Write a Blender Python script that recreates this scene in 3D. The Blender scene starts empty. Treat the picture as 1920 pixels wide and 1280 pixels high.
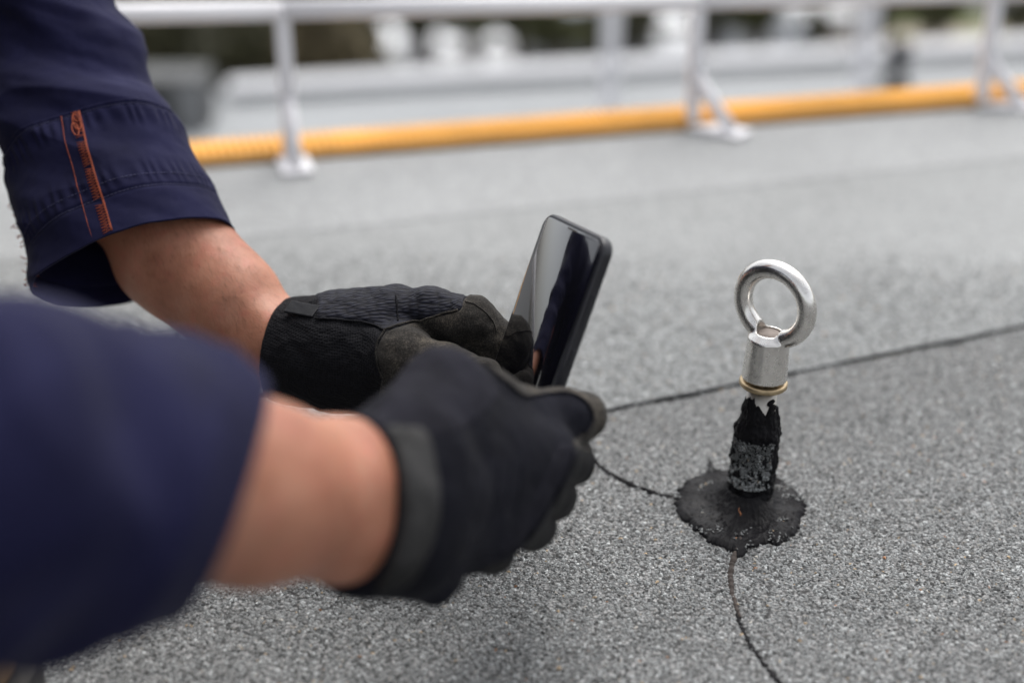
import bpy, bmesh, math, random
import numpy as np
from mathutils import Vector, Matrix

random.seed(7)
RNG = np.random.default_rng(11)
SC = bpy.context.scene
COL = SC.collection
PI = math.pi

# ------------------------------------------------------------------ camera
CAM_H = 0.51
PITCH = math.radians(26.0)
LENS = 50.0
FPX = 1920 * LENS / 36.0            # focal length in photograph pixels
CAM = np.array([0.0, 0.0, CAM_H])
C_R = np.array([1.0, 0.0, 0.0])
C_U = np.array([0.0, math.sin(PITCH), math.cos(PITCH)])
C_F = np.array([0.0, math.cos(PITCH), -math.sin(PITCH)])
cam_data = bpy.data.cameras.new('camera')
cam = bpy.data.objects.new('camera', cam_data)
COL.objects.link(cam)
cam.location = CAM
cam.rotation_euler = (PI / 2 - PITCH, 0, 0)
cam_data.lens = LENS
cam_data.sensor_width = 36.0
cam_data.clip_start = 0.02
cam_data.clip_end = 2000.0
cam_data.dof.use_dof = True
cam_data.dof.focus_distance = 0.875
cam_data.dof.aperture_fstop = 2.3
SC.camera = cam

# ------------------------------------------------------------------ sky, sun, exposure
SUN_EL, SUN_AZ = math.radians(62), math.radians(20)     # azimuth measured from +Y towards +X
world = bpy.data.worlds.new('World')
SC.world = world
world.use_nodes = True
wn = world.node_tree
for n in list(wn.nodes):
    wn.nodes.remove(n)
w_out = wn.nodes.new('ShaderNodeOutputWorld')
w_bg = wn.nodes.new('ShaderNodeBackground')
w_sky = wn.nodes.new('ShaderNodeTexSky')
w_sky.sky_type = 'NISHITA'
w_sky.sun_disc = False
w_sky.sun_elevation = SUN_EL
w_sky.sun_rotation = SUN_AZ
w_sky.dust_density = 4.0
w_sky.air_density = 1.0
w_hsv = wn.nodes.new('ShaderNodeHueSaturation')
w_hsv.inputs['Saturation'].default_value = 0.22          # cloud cover: nearly white light
w_bg.inputs['Strength'].default_value = 0.15
wn.links.new(w_sky.outputs[0], w_hsv.inputs['Color'])
wn.links.new(w_hsv.outputs[0], w_bg.inputs['Color'])
wn.links.new(w_bg.outputs[0], w_out.inputs['Surface'])

sun_d = bpy.data.lights.new('sun', 'SUN')
sun_d.energy = 1.0
sun_d.angle = math.radians(60)
sun_d.color = (1.0, 0.97, 0.93)
sun = bpy.data.objects.new('sun', sun_d)
COL.objects.link(sun)
sun_dir = Vector((math.sin(SUN_AZ) * math.cos(SUN_EL), math.cos(SUN_AZ) * math.cos(SUN_EL), math.sin(SUN_EL)))
sun.rotation_euler = sun_dir.to_track_quat('Z', 'Y').to_euler()
sun.location = (0, 0, 20)

SC.view_settings.view_transform = 'Standard'
SC.view_settings.look = 'None'
SC.view_settings.gamma = 1.0
SC.view_settings.exposure = 0.78
SC.render.engine = 'CYCLES'
SC.cycles.max_bounces = 6

# ------------------------------------------------------------------ measuring helpers
def P(x, y, z):
    """real place of a thing seen at photograph pixel x, y and z metres in front of the lens"""
    return CAM + z * ((x - 960) / FPX * C_R + (640 - y) / FPX * C_U + C_F)

def G(x, y, h=0.0):
    """place on the level h seen at photograph pixel x, y"""
    d = (x - 960) / FPX * C_R + (640 - y) / FPX * C_U + C_F
    t = (h - CAM_H) / d[2]
    return CAM + t * d

def nrm(v):
    v = np.asarray(v, float)
    return v / (np.linalg.norm(v) + 1e-12)

# ------------------------------------------------------------------ object helpers
def tag(o, label=None, cat=None, group=None, kind=None):
    if label: o['label'] = label
    if cat: o['category'] = cat
    if group: o['group'] = group
    if kind: o['kind'] = kind
    return o

def empty(name, loc, label=None, cat=None, group=None):
    o = bpy.data.objects.new(name, None)
    o.empty_display_size = 0.05
    COL.objects.link(o)
    o.location = loc
    return tag(o, label, cat, group)

bpy_update = bpy.context.view_layer.update

def link(name, me, mat, parent=None, smooth=True):
    o = bpy.data.objects.new(name, me)
    COL.objects.link(o)
    if mat is not None and len(me.materials) == 0:
        me.materials.append(mat)
    if smooth:
        me.polygons.foreach_set('use_smooth', np.ones(len(me.polygons), bool))
    if parent is not None:
        o.parent = parent
        M = Matrix.Identity(4)
        p = parent
        chain = []
        while p is not None:
            chain.append(p); p = p.parent
        for q in reversed(chain):
            M = M @ q.matrix_parent_inverse @ Matrix.LocRotScale(q.location, q.rotation_euler, q.scale)
        o.matrix_parent_inverse = M.inverted()
    return o

def mesh_np(name, V, F):
    """V (n,3); F list of tuples or (m,3|4) int array"""
    me = bpy.data.meshes.new(name)
    V = np.asarray(V, np.float32)
    if isinstance(F, np.ndarray):
        m, k = F.shape
        me.vertices.add(len(V)); me.vertices.foreach_set('co', V.ravel())
        me.loops.add(m * k); me.loops.foreach_set('vertex_index', F.astype(np.int32).ravel())
        me.polygons.add(m)
        me.polygons.foreach_set('loop_start', np.arange(0, m * k, k, dtype=np.int32))
        me.polygons.foreach_set('loop_total', np.full(m, k, np.int32))
        me.update(calc_edges=True)
        me.validate()
    else:
        me.from_pydata([tuple(map(float, v)) for v in V], [], F)
        me.update()
    return me

def box_me(name, c, s, rot=None, bevel=0.0, seg=2):
    bm = bmesh.new()
    bmesh.ops.create_cube(bm, size=1.0)
    bmesh.ops.scale(bm, vec=Vector(s), verts=bm.verts)
    if bevel > 0:
        bmesh.ops.bevel(bm, geom=bm.edges[:], offset=bevel, segments=seg, affect='EDGES', profile=0.5)
    M = Matrix.Translation(Vector(c))
    if rot is not None:
        M = M @ rot.to_4x4()
    bmesh.ops.transform(bm, matrix=M, verts=bm.verts)
    me = bpy.data.meshes.new(name)
    bm.to_mesh(me); bm.free()
    return me

def box(name, c, s, mat, parent=None, rot=None, bevel=0.0, seg=2):
    return link(name, box_me(name, c, s, rot, bevel, seg), mat, parent, smooth=False)

def frames(pts):
    pts = np.asarray(pts, float)
    T = np.gradient(pts, axis=0)
    T /= np.linalg.norm(T, axis=1)[:, None] + 1e-12
    ref = np.array([0, 0, 1.0]) if abs(T[0][2]) < 0.9 else np.array([1.0, 0, 0])
    n = nrm(np.cross(T[0], ref)); N = [n]
    for i in range(1, len(pts)):
        n = n - T[i] * np.dot(n, T[i]); n = nrm(n); N.append(n)
    N = np.array(N); B = np.cross(T, N)
    return T, N, B

def tube_vf(pts, r, seg=8, cap=True):
    pts = np.asarray(pts, float)
    T, N, B = frames(pts)
    r = np.broadcast_to(np.asarray(r, float), (len(pts),))
    a = np.linspace(0, 2 * PI, seg, endpoint=False)
    V = pts[:, None, :] + r[:, None, None] * (np.cos(a)[None, :, None] * N[:, None, :] + np.sin(a)[None, :, None] * B[:, None, :])
    V = V.reshape(-1, 3); F = []
    for i in range(len(pts) - 1):
        for j in range(seg):
            k = (j + 1) % seg
            F.append((i * seg + j, i * seg + k, (i + 1) * seg + k, (i + 1) * seg + j))
    if cap:
        F.append(tuple(range(seg - 1, -1, -1)))
        F.append(tuple((len(pts) - 1) * seg + j for j in range(seg)))
    return V, F

def tube(name, pts, r, mat, parent=None, seg=8):
    V, F = tube_vf(pts, r, seg)
    return link(name, mesh_np(name, V, F), mat, parent)

def join_vf(parts):
    V, F, o = [], [], 0
    for v, f in parts:
        V.append(v); F += [tuple(i + o for i in q) for q in f]; o += len(v)
    return np.vstack(V), F

def lathe_vf(c, axis, prof, seg=48, close=True):
    """prof: list of (radius, height along axis)"""
    axis = nrm(axis)
    ref = np.array([1.0, 0, 0]) if abs(axis[0]) < 0.9 else np.array([0, 1.0, 0])
    n = nrm(np.cross(axis, ref)); b = np.cross(axis, n)
    a = np.linspace(0, 2 * PI, seg, endpoint=False)
    V = []
    for r, h in prof:
        V.append(np.asarray(c) + axis * h + r * (np.cos(a)[:, None] * n + np.sin(a)[:, None] * b))
    V = np.vstack(V); F = []
    for i in range(len(prof) - 1):
        for j in range(seg):
            k = (j + 1) % seg
            F.append((i * seg + j, i * seg + k, (i + 1) * seg + k, (i + 1) * seg + j))
    if close:
        F.append(tuple(range(seg - 1, -1, -1)))
        F.append(tuple((len(prof) - 1) * seg + j for j in range(seg)))
    return V, F

def lathe(name, c, axis, prof, mat, parent=None, seg=48):
    V, F = lathe_vf(c, axis, prof, seg)
    o = link(name, mesh_np(name, V, F), mat, parent)
    return o

# ------------------------------------------------------------------ numpy gradient noise
_PERM = RNG.permutation(256)
_PERM = np.concatenate([_PERM, _PERM, _PERM])
_GR = RNG.normal(size=(256, 3)); _GR /= np.linalg.norm(_GR, axis=1)[:, None]

def noise3(p):
    p = np.asarray(p, float)
    i = np.floor(p).astype(int); f = p - i
    u = f * f * f * (f * (f * 6 - 15) + 10)
    i &= 255
    r = 0
    for dx in (0, 1):
        for dy in (0, 1):
            for dz in (0, 1):
                h = _PERM[_PERM[_PERM[i[:, 0] + dx] + i[:, 1] + dy] + i[:, 2] + dz]
                g = _GR[h]
                d = (g * (f - np.array([dx, dy, dz]))).sum(1)
                w = (u[:, 0] if dx else 1 - u[:, 0]) * (u[:, 1] if dy else 1 - u[:, 1]) * (u[:, 2] if dz else 1 - u[:, 2])
                r = r + w * d
    return r

def fbm(p, octv=3):
    s, a, r = 1.0, 1.0, 0
    for _ in range(octv):
        r = r + a * noise3(np.asarray(p) * s + 17.3 * s); s *= 2.03; a *= 0.5
    return r

# ------------------------------------------------------------------ implicit surfaces -> mesh
class Blob:
    """smooth union of rounded cones; cone = (a, b, ra, rb, k, flat_axis, flat)"""
    def __init__(self):
        self.c = []; self.cuts = []; self.disp = None
    def cone(self, a, b, ra, rb, k=0.008, n=None, s=1.0):
        self.c.append((np.asarray(a, float), np.asarray(b, float), ra, rb, k, None if n is None else nrm(n), s)); return self
    def chain(self, pts, rs, k=0.006, n=None, s=1.0):
        for i in range(len(pts) - 1):
            self.cone(pts[i], pts[i + 1], rs[i], rs[i + 1], k, n, s)
        return self
    def cut(self, p, n):
        self.cuts.append((np.asarray(p, float), nrm(n))); return self
    def __call__(self, X):
        d = None
        for a, b, ra, rb, k, n, s in self.c:
            ba = b - a
            L = float(ba @ ba) + 1e-12
            t = np.clip(((X - a) @ ba) / L, 0, 1)
            v = X - a - t[:, None] * ba
            if n is not None:
                vn = v @ n
                v = v + n * (vn * (1 / s - 1))[:, None]
            e = np.linalg.norm(v, axis=1) - (ra + (rb - ra) * t)
            if n is not None:
                e = e * (0.5 + 0.5 * s)
            if d is None:
                d = e
            else:
                h = np.clip(0.5 + 0.5 * (d - e) / k, 0, 1)
                d = d * (1 - h) + e * h - k * h * (1 - h)
        if self.disp is not None:
            d = d - self.disp(X)
        for p, n in self.cuts:
            e = (X - p) @ n
            k = 0.003
            h = np.clip(0.5 - 0.5 * (d - e) / k, 0, 1)
            d = d * (1 - h) + e * h + k * h * (1 - h)
        return d
    def bounds(self, pad):
        A = np.array([np.minimum(c[0] - c[2], c[1] - c[3]) for c in self.c]).min(0) - pad
        B = np.array([np.maximum(c[0] + c[2], c[1] + c[3]) for c in self.c]).max(0) + pad
        return A, B

def eval_chunk(f, X, n=400000):
    return np.concatenate([f(X[i:i + n]) for i in range(0, len(X), n)]) if len(X) else np.zeros(0)

def grad(f, X, e=4e-4):
    g = np.empty_like(X)
    for i in range(3):
        d = np.zeros(3); d[i] = e
        g[:, i] = (eval_chunk(f, X + d) - eval_chunk(f, X - d)) / (2 * e)
    return g

def blob_vf(f, h, bounds=None, newton=2):
    lo, hi = f.bounds(3 * h) if bounds is None else bounds
    B = 8
    nb = np.ceil((hi - lo) / (h * B)).astype(int)
    n = nb * B
    ax = [lo[i] + h * np.arange(n[i]) for i in range(3)]
    # coarse pass
    cx = [lo[i] + h * (B * np.arange(nb[i]) + (B - 1) / 2) for i in range(3)]
    CX = np.stack(np.meshgrid(*cx, indexing='ij'), -1).reshape(-1, 3)
    cd = eval_chunk(f, CX).reshape(nb)
    act = np.abs(cd) < h * B * 1.6 + 0.012
    V = np.repeat(np.repeat(np.repeat(cd, B, 0), B, 1), B, 2)
    A = np.repeat(np.repeat(np.repeat(act, B, 0), B, 1), B, 2)
    idx = np.argwhere(A)
    X = np.stack([ax[i][idx[:, i]] for i in range(3)], -1)
    V[A] = eval_chunk(f, X)
    S = V < 0
    c = [slice(0, -1), slice(1, None)]
    cnt = np.zeros(n - 1, np.int32); acc = np.zeros(tuple(n - 1) + (3,), np.float32)
    corner = lambda M, o: M[c[o[0]], c[o[1]], c[o[2]]]
    for axi in range(3):
        o1, o2 = [(1, 2), (0, 2), (0, 1)][axi]
        for p in (0, 1):
            for q in (0, 1):
                a = [0, 0, 0]; a[o1] = p; a[o2] = q; b = list(a); b[axi] = 1
                va, vb = corner(V, a), corner(V, b)
                m = (va < 0) != (vb < 0)
                w = np.argwhere(m)
                if len(w) == 0: continue
                t = va[m] / (va[m] - vb[m])
                pos = np.tile(np.array(a, np.float32), (len(w), 1)); pos[:, axi] = t
                acc[w[:, 0], w[:, 1], w[:, 2]] += pos
                cnt[m] += 1
    cells = np.argwhere(cnt > 0)
    vid = -np.ones(tuple(n - 1), np.int64)
    vid[cells[:, 0], cells[:, 1], cells[:, 2]] = np.arange(len(cells))
    off = acc[cells[:, 0], cells[:, 1], cells[:, 2]] / cnt[cells[:, 0], cells[:, 1], cells[:, 2]][:, None]
    W = lo + h * (cells + off)
    quads = []
    for axi in range(3):
        o1, o2 = [(1, 2), (2, 0), (0, 1)][axi]
        sl_a = [slice(None)] * 3; sl_b = [slice(None)] * 3
        sl_a[axi] = slice(0, -1); sl_b[axi] = slice(1, None)
        sa, sb = S[tuple(sl_a)], S[tuple(sl_b)]
        w = np.argwhere(sa != sb)
        ok = (w[:, o1] > 0) & (w[:, o2] > 0) & (w[:, o1] < n[o1] - 1) & (w[:, o2] < n[o2] - 1)
        w = w[ok]
        ins = sa[w[:, 0], w[:, 1], w[:, 2]]
        q = []
        for d1, d2 in ((0, 0), (-1, 0), (-1, -1), (0, -1)):
            k = w.copy(); k[:, o1] += d1; k[:, o2] += d2
            q.append(vid[k[:, 0], k[:, 1], k[:, 2]])
        q = np.stack(q, 1)
        q[~ins] = q[~ins][:, ::-1]
        quads.append(q)
    Q = np.vstack(quads)
    Q = Q[(Q >= 0).all(1)]
    for _ in range(newton):
        g = grad(f, W); d = eval_chunk(f, W)
        gl = np.maximum((g * g).sum(1), 0.05)
        st = -d / gl
        W = W + g * np.clip(st, -h, h)[:, None]
    return W, Q

def blob(name, f, h, mat, parent=None, sub=0, bounds=None):
    V, Q = blob_vf(f, h, bounds)
    o = link(name, mesh_np(name, V, Q), mat, parent)
    if sub:
        m = o.modifiers.new('smooth', 'SUBSURF'); m.levels = sub; m.render_levels = sub
    return o

def onto(f, px, z0=0.3, lift=0.0, steps=90):
    """points of the surface f met by the sight lines through photograph pixels"""
    px = np.asarray(px, float)
    D = (px[:, :1] - 960) / FPX * C_R + (640 - px[:, 1:2]) / FPX * C_U + C_F
    D /= np.linalg.norm(D, axis=1)[:, None]
    t = np.full(len(px), z0)
    for _ in range(steps):
        t = t + np.clip(f(CAM + t[:, None] * D), -0.02, 0.03) * 0.8
    X = CAM + t[:, None] * D
    g = grad(f, X); g /= np.linalg.norm(g, axis=1)[:, None] + 1e-9
    ok = np.abs(f(X)) < 0.003
    return (X + g * lift)[ok], g[ok]

def spline(pts, n):
    """Catmull-Rom through pts, n samples"""
    pts = np.asarray(pts, float)
    p = np.vstack([2 * pts[0] - pts[1], pts, 2 * pts[-1] - pts[-2]])
    m = len(pts) - 1
    s = np.linspace(0, m - 1e-9, n); i = s.astype(int); f = (s - i)[:, None]
    a, b, c, d = p[i], p[i + 1], p[i + 2], p[i + 3]
    return 0.5 * (2 * b + (c - a) * f + (2 * a - 5 * b + 4 * c - d) * f ** 2 + (3 * b - a - 3 * c + d) * f ** 3)

def panel_vf(V, Q, m, lift_n, lift):
    """piece of a mesh where the vertex field m > 0, clipped along m = 0 and lifted off along its normals"""
    T = np.vstack([Q[:, [0, 1, 2]], Q[:, [0, 2, 3]]])
    keep = (m[T] > 0).any(1); T = T[keep]
    outV, outF, cache = [], [], {}
    def vert(i):
        if ('v', i) not in cache:
            cache[('v', i)] = len(outV)
            outV.append(V[i] + lift_n[i] * lift * min(1.0, 0.15 + m[i] / 0.0012))
        return cache[('v', i)]
    def mid(i, j):
        k = (min(i, j), max(i, j))
        if k not in cache:
            t = m[i] / (m[i] - m[j])
            cache[k] = len(outV)
            outV.append(V[i] * (1 - t) + V[j] * t + lift_n[i] * lift * 0.12)
        return cache[k]
    for tri in T:
        poly = []
        for a in range(3):
            i, j = tri[a], tri[(a + 1) % 3]
            if m[i] > 0: poly.append(vert(i))
            if (m[i] > 0) != (m[j] > 0): poly.append(mid(i, j))
        if len(poly) >= 3: outF.append(tuple(poly))
    return np.array(outV), outF

def poly_sd(px, poly):
    """signed distance (positive inside) of points to a closed polygon"""
    poly = np.asarray(poly, float); d = np.full(len(px), 1e9); ins = np.zeros(len(px), bool)
    for i in range(len(poly)):
        a, b = poly[i], poly[(i + 1) % len(poly)]
        ab = b - a; t = np.clip(((px - a) @ ab) / (ab @ ab), 0, 1)
        d = np.minimum(d, np.linalg.norm(px - a - t[:, None] * ab, axis=1))
        c = ((a[1] > px[:, 1]) != (b[1] > px[:, 1]))
        with np.errstate(divide='ignore', invalid='ignore'):
            xi = (b[0] - a[0]) * (px[:, 1] - a[1]) / (b[1] - a[1] + 1e-12) + a[0]
        ins ^= c & (px[:, 0] < xi)
    return np.where(ins, d, -d)

def to_px(X):
    v = X - CAM
    z = v @ C_F
    return np.stack([960 + FPX * (v @ C_R) / z, 640 - FPX * (v @ C_U) / z], 1), z

# ------------------------------------------------------------------ materials
def new_mat(name):
    m = bpy.data.materials.new(name)
    m.use_nodes = True
    nt = m.node_tree
    b = nt.nodes['Principled BSDF']
    return m, nt, b

def N(nt, kind, **kw):
    n = nt.nodes.new(kind)
    for k, v in kw.items():
        if k.startswith('i_'):
            n.inputs[k[2:].replace('_', ' ')].default_value = v
        else:
            setattr(n, k, v)
    return n

def ramp(nt, fac, stops):
    r = nt.nodes.new('ShaderNodeValToRGB')
    e = r.color_ramp.elements
    while len(e) > 1: e.remove(e[-1])
    e[0].position = stops[0][0]; e[0].color = (*stops[0][1], 1)
    for p, c in stops[1:]:
        k = e.new(p); k.color = (*c, 1)
    nt.links.new(fac, r.inputs['Fac'])
    return r.outputs['Color']

def mixc(nt, fac, a, b, mode='MIX'):
    m = nt.nodes.new('ShaderNodeMix'); m.data_type = 'RGBA'; m.blend_type = mode
    for sock, v in ((m.inputs[0], fac), (m.inputs[6], a), (m.inputs[7], b)):
        if hasattr(v, 'links') or isinstance(v, bpy.types.NodeSocket): nt.links.new(v, sock)
        elif isinstance(v, (int, float)): sock.default_value = v
        else: sock.default_value = (*v, 1)
    return m.outputs[2]

def noise_tex(nt, scale, detail=4, rough=0.55, coord='Object'):
    tc = nt.nodes.new('ShaderNodeTexCoord')
    n = nt.nodes.new('ShaderNodeTexNoise')
    n.inputs['Scale'].default_value = scale
    n.inputs['Detail'].default_value = detail
    n.inputs['Roughness'].default_value = rough
    nt.links.new(tc.outputs[coord], n.inputs['Vector'])
    return n.outputs['Fac']

def bump(nt, b, height, strength, dist, prev=None):
    bp = nt.nodes.new('ShaderNodeBump')
    bp.inputs['Strength'].default_value = strength
    bp.inputs['Distance'].default_value = dist
    nt.links.new(height, bp.inputs['Height'])
    if prev is not None: nt.links.new(prev, bp.inputs['Normal'])
    nt.links.new(bp.outputs[0], b.inputs['Normal'])
    return bp.outputs[0]

def simple(name, col, rough=0.6, metal=0.0, var=0.15, vscale=6.0, bmp=0.0, bscale=60.0, bdist=0.002, sheen=0.0, spec=0.5, rvar=0.0):
    m, nt, b = new_mat(name)
    col = np.array(col)
    f = noise_tex(nt, vscale, 5)
    c = ramp(nt, f, [(0.3, tuple(np.clip(col * (1 - var), 0, 1))), (0.7, tuple(np.clip(col * (1 + var), 0, 1)))])
    nt.links.new(c, b.inputs['Base Color'])
    b.inputs['Roughness'].default_value = rough
    b.inputs['Metallic'].default_value = metal
    b.inputs['Specular IOR Level'].default_value = spec
    if sheen:
        b.inputs['Sheen Weight'].default_value = sheen
        b.inputs['Sheen Roughness'].default_value = 0.5
    if rvar:
        r = ramp(nt, noise_tex(nt, vscale * 3.1, 6), [(0.3, (rough - rvar,) * 3), (0.7, (rough + rvar,) * 3)])
        nt.links.new(r, b.inputs['Roughness'])
    if bmp:
        bump(nt, b, noise_tex(nt, bscale, 5), bmp, bdist)
    return m

MT = {}
def mats():
    # navy drill cloth with a fine diagonal weave and faded high spots
    m, nt, b = new_mat('navy_drill')
    c = ramp(nt, noise_tex(nt, 22, 6), [(0.3, (0.0072, 0.0074, 0.027)), (0.55, (0.0102, 0.0105, 0.038)), (0.8, (0.019, 0.0194, 0.056))])
    nt.links.new(c, b.inputs['Base Color'])
    b.inputs['Roughness'].default_value = 0.85; b.inputs['Specular IOR Level'].default_value = 0.12
    b.inputs['Sheen Weight'].default_value = 0.035; b.inputs['Sheen Roughness'].default_value = 0.45
    tc = nt.nodes.new('ShaderNodeTexCoord')
    wv = N(nt, 'ShaderNodeTexWave', wave_type='BANDS', bands_direction='DIAGONAL'); wv.inputs['Scale'].default_value = 420
    wv.inputs['Distortion'].default_value = 1.5
    nt.links.new(tc.outputs['Object'], wv.inputs['Vector'])
    n1 = bump(nt, b, wv.outputs['Fac'], 0.18, 0.0004)
    bump(nt, b, noise_tex(nt, 70, 5), 0.25, 0.002, n1)
    MT['navy'] = m
    MT['orange_thread'] = simple('orange_thread', (0.30, 0.060, 0.022), 0.8, var=0.35, vscale=300)
    MT['navy_thread'] = simple('navy_thread', (0.035, 0.036, 0.085), 0.8, var=0.3, vscale=300)
    MT['orange_cloth'] = simple('orange_cloth', (0.75, 0.17, 0.03), 0.85, var=0.1, vscale=15, bmp=0.3, bscale=90, sheen=0.2)
    # black glove cloth
    m, nt, b = new_mat('glove_cloth')
    c = ramp(nt, noise_tex(nt, 30, 6), [(0.3, (0.0050, 0.0052, 0.0080)), (0.7, (0.0090, 0.0093, 0.0145))])
    dust = ramp(nt, noise_tex(nt, 55, 8, 0.7), [(0.6, (0, 0, 0)), (0.85, (0.25, 0.25, 0.25))])
    c = mixc(nt, dust, c, (0.055, 0.052, 0.048))
    nt.links.new(c, b.inputs['Base Color'])
    b.inputs['Roughness'].default_value = 0.85; b.inputs['Specular IOR Level'].default_value = 0.10
    b.inputs['Sheen Weight'].default_value = 0.02; b.inputs['Sheen Roughness'].default_value = 0.4
    n1 = bump(nt, b, noise_tex(nt, 900, 2), 0.35, 0.0006)
    bump(nt, b, noise_tex(nt, 60, 4), 0.3, 0.003, n1)
    MT['glove'] = m
    # knit mesh of the glove
    m, nt, b = new_mat('glove_knit')
    tc = nt.nodes.new('ShaderNodeTexCoord')
    vo = N(nt, 'ShaderNodeTexVoronoi', feature='F1'); vo.inputs['Scale'].default_value = 620; vo.inputs['Randomness'].default_value = 0.35
    nt.links.new(tc.outputs['Object'], vo.inputs['Vector'])
    c = ramp(nt, vo.outputs['Distance'], [(0.15, (0.002, 0.002, 0.003)), (0.5, (0.0085, 0.0085, 0.0105))])
    lint = ramp(nt, noise_tex(nt, 45, 8, 0.75), [(0.62, (0, 0, 0)), (0.8, (0.3, 0.3, 0.3))])
    c = mixc(nt, lint, c, (0.05, 0.048, 0.046))
    nt.links.new(c, b.inputs['Base Color'])
    b.inputs['Roughness'].default_value = 0.8; b.inputs['Specular IOR Level'].default_value = 0.12
    n1 = bump(nt, b, vo.outputs['Distance'], 0.7, 0.0009)
    bump(nt, b, noise_tex(nt, 50, 4), 0.35, 0.003, n1)
    MT['knit'] = m
    # ribbed knit on the back of the hand
    m, nt, b = new_mat('glove_rib')
    tc = nt.nodes.new('ShaderNodeTexCoord')
    mp = nt.nodes.new('ShaderNodeMapping'); mp.inputs['Scale'].default_value = (0.28, 1.0, 1.0); mp.inputs['Rotation'].default_value = (0, 0.12, 0)
    nt.links.new(tc.outputs['Object'], mp.inputs['Vector'])
    vo = N(nt, 'ShaderNodeTexVoronoi', feature='F1'); vo.inputs['Scale'].default_value = 520; vo.inputs['Randomness'].default_value = 0.6
    nt.links.new(mp.outputs[0], vo.inputs['Vector'])
    c = ramp(nt, vo.outputs['Distance'], [(0.2, (0.015, 0.016, 0.026)), (0.7, (0.004, 0.004, 0.007))])
    nt.links.new(c, b.inputs['Base Color'])
    b.inputs['Roughness'].default_value = 0.7; b.inputs['Specular IOR Level'].default_value = 0.16
    b.inputs['Sheen Weight'].default_value = 0.03
    iv = N(nt, 'ShaderNodeMath', operation='SUBTRACT'); iv.inputs[0].default_value = 1.0
    nt.links.new(vo.outputs['Distance'], iv.inputs[1])
    bump(nt, b, iv.outputs[0], 0.8, 0.0011)
    MT['rib'] = m
    # worn suede of palm and fingertips
    m, nt, b = new_mat('glove_suede')
    c = ramp(nt, noise_tex(nt, 40, 8, 0.7), [(0.3, (0.016, 0.015, 0.0145)), (0.52, (0.036, 0.033, 0.030)), (0.72, (0.110, 0.096, 0.080))])
    sp = ramp(nt, noise_tex(nt, 1100, 2, 0.6), [(0.45, (0.55, 0.55, 0.55)), (0.68, (1.6, 1.55, 1.45))])
    c = mixc(nt, 1.0, c, sp, 'MULTIPLY')
    nt.links.new(c, b.inputs['Base Color'])
    b.inputs['Roughness'].default_value = 0.9; b.inputs['Specular IOR Level'].default_value = 0.1
    b.inputs['Sheen Weight'].default_value = 0.06
    n1 = bump(nt, b, noise_tex(nt, 1200, 3), 0.5, 0.0006)
    bump(nt, b, noise_tex(nt, 110, 4), 0.35, 0.002, n1)
    MT['suede'] = m
    MT['strap'] = simple('glove_strap', (0.025, 0.0245, 0.0245), 0.6, var=0.75, vscale=30, bmp=0.4, bscale=160, bdist=0.0015, spec=0.2)
    MT['leather'] = simple('glove_leather', (0.0050, 0.0050, 0.0062), 0.65, var=0.4, vscale=40, bmp=0.4, bscale=160, bdist=0.0015, spec=0.2)
    MT['tab'] = simple('pull_tab', (0.009, 0.0095, 0.012), 0.5, var=0.2, vscale=60, bmp=0.2, bscale=200, spec=0.18)
    # skin
    m, nt, b = new_mat('skin')
    c = ramp(nt, noise_tex(nt, 28, 6, 0.6), [(0.28, (0.27, 0.104, 0.060)), (0.5, (0.385, 0.168, 0.103)), (0.75, (0.47, 0.232, 0.152))])
    red = ramp(nt, noise_tex(nt, 75, 4, 0.6), [(0.5, (0, 0, 0)), (0.72, (0.6, 0.6, 0.6))])
    c = mixc(nt, red, c, (0.42, 0.135, 0.092))
    tc = nt.nodes.new('ShaderNodeTexCoord')
    vo = N(nt, 'ShaderNodeTexVoronoi', feature='F1'); vo.inputs['Scale'].default_value = 120
    nt.links.new(tc.outputs['Object'], vo.inputs['Vector'])
    fr = ramp(nt, vo.outputs['Distance'], [(0.05, (0.6, 0.6, 0.6)), (0.14, (0, 0, 0))])
    c = mixc(nt, fr, c, (0.26, 0.10, 0.055))
    nt.links.new(c, b.inputs['Base Color'])
    b.inputs['Roughness'].default_value = 0.5; b.inputs['Specular IOR Level'].default_value = 0.4
    b.inputs['Subsurface Weight'].default_value = 0.25
    b.inputs['Subsurface Radius'].default_value = (1.0, 0.35, 0.2)
    b.inputs['Subsurface Scale'].default_value = 0.006
    vo2 = N(nt, 'ShaderNodeTexVoronoi', feature='F1'); vo2.inputs['Scale'].default_value = 900
    nt.links.new(tc.outputs['Object'], vo2.inputs['Vector'])
    n1 = bump(nt, b, vo2.outputs['Distance'], 0.25, 0.0004)
    n1 = bump(nt, b, noise_tex(nt, 90, 5), 0.3, 0.002, n1)
    mu = noise_tex(nt, 26, 2, 0.4)
    ve = ramp(nt, mu, [(0.46, (0, 0, 0)), (0.5, (1, 1, 1)), (0.54, (0, 0, 0))])
    bump(nt, b, ve, 0.07, 0.0012, n1)
    MT['skin'] = m
    MT['hair'] = simple('hair', (0.05, 0.032, 0.02), 0.7, var=0.4, vscale=60, bmp=0.6, bscale=250)
    MT['trouser'] = simple('trouser_cloth', (0.02, 0.021, 0.05), 0.9, var=0.2, vscale=18, bmp=0.4, bscale=60, sheen=0.2)
    MT['boot'] = simple('boot_leather', (0.27, 0.175, 0.10), 0.8, var=0.3, vscale=25, bmp=0.5, bscale=120)
    MT['sole'] = simple('boot_sole', (0.03, 0.028, 0.026), 0.8)
    # phone
    m, nt, b = new_mat('phone_glass')
    b.inputs['Base Color'].default_value = (0.003, 0.003, 0.004, 1); b.inputs['Roughness'].default_value = 0.05
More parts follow.
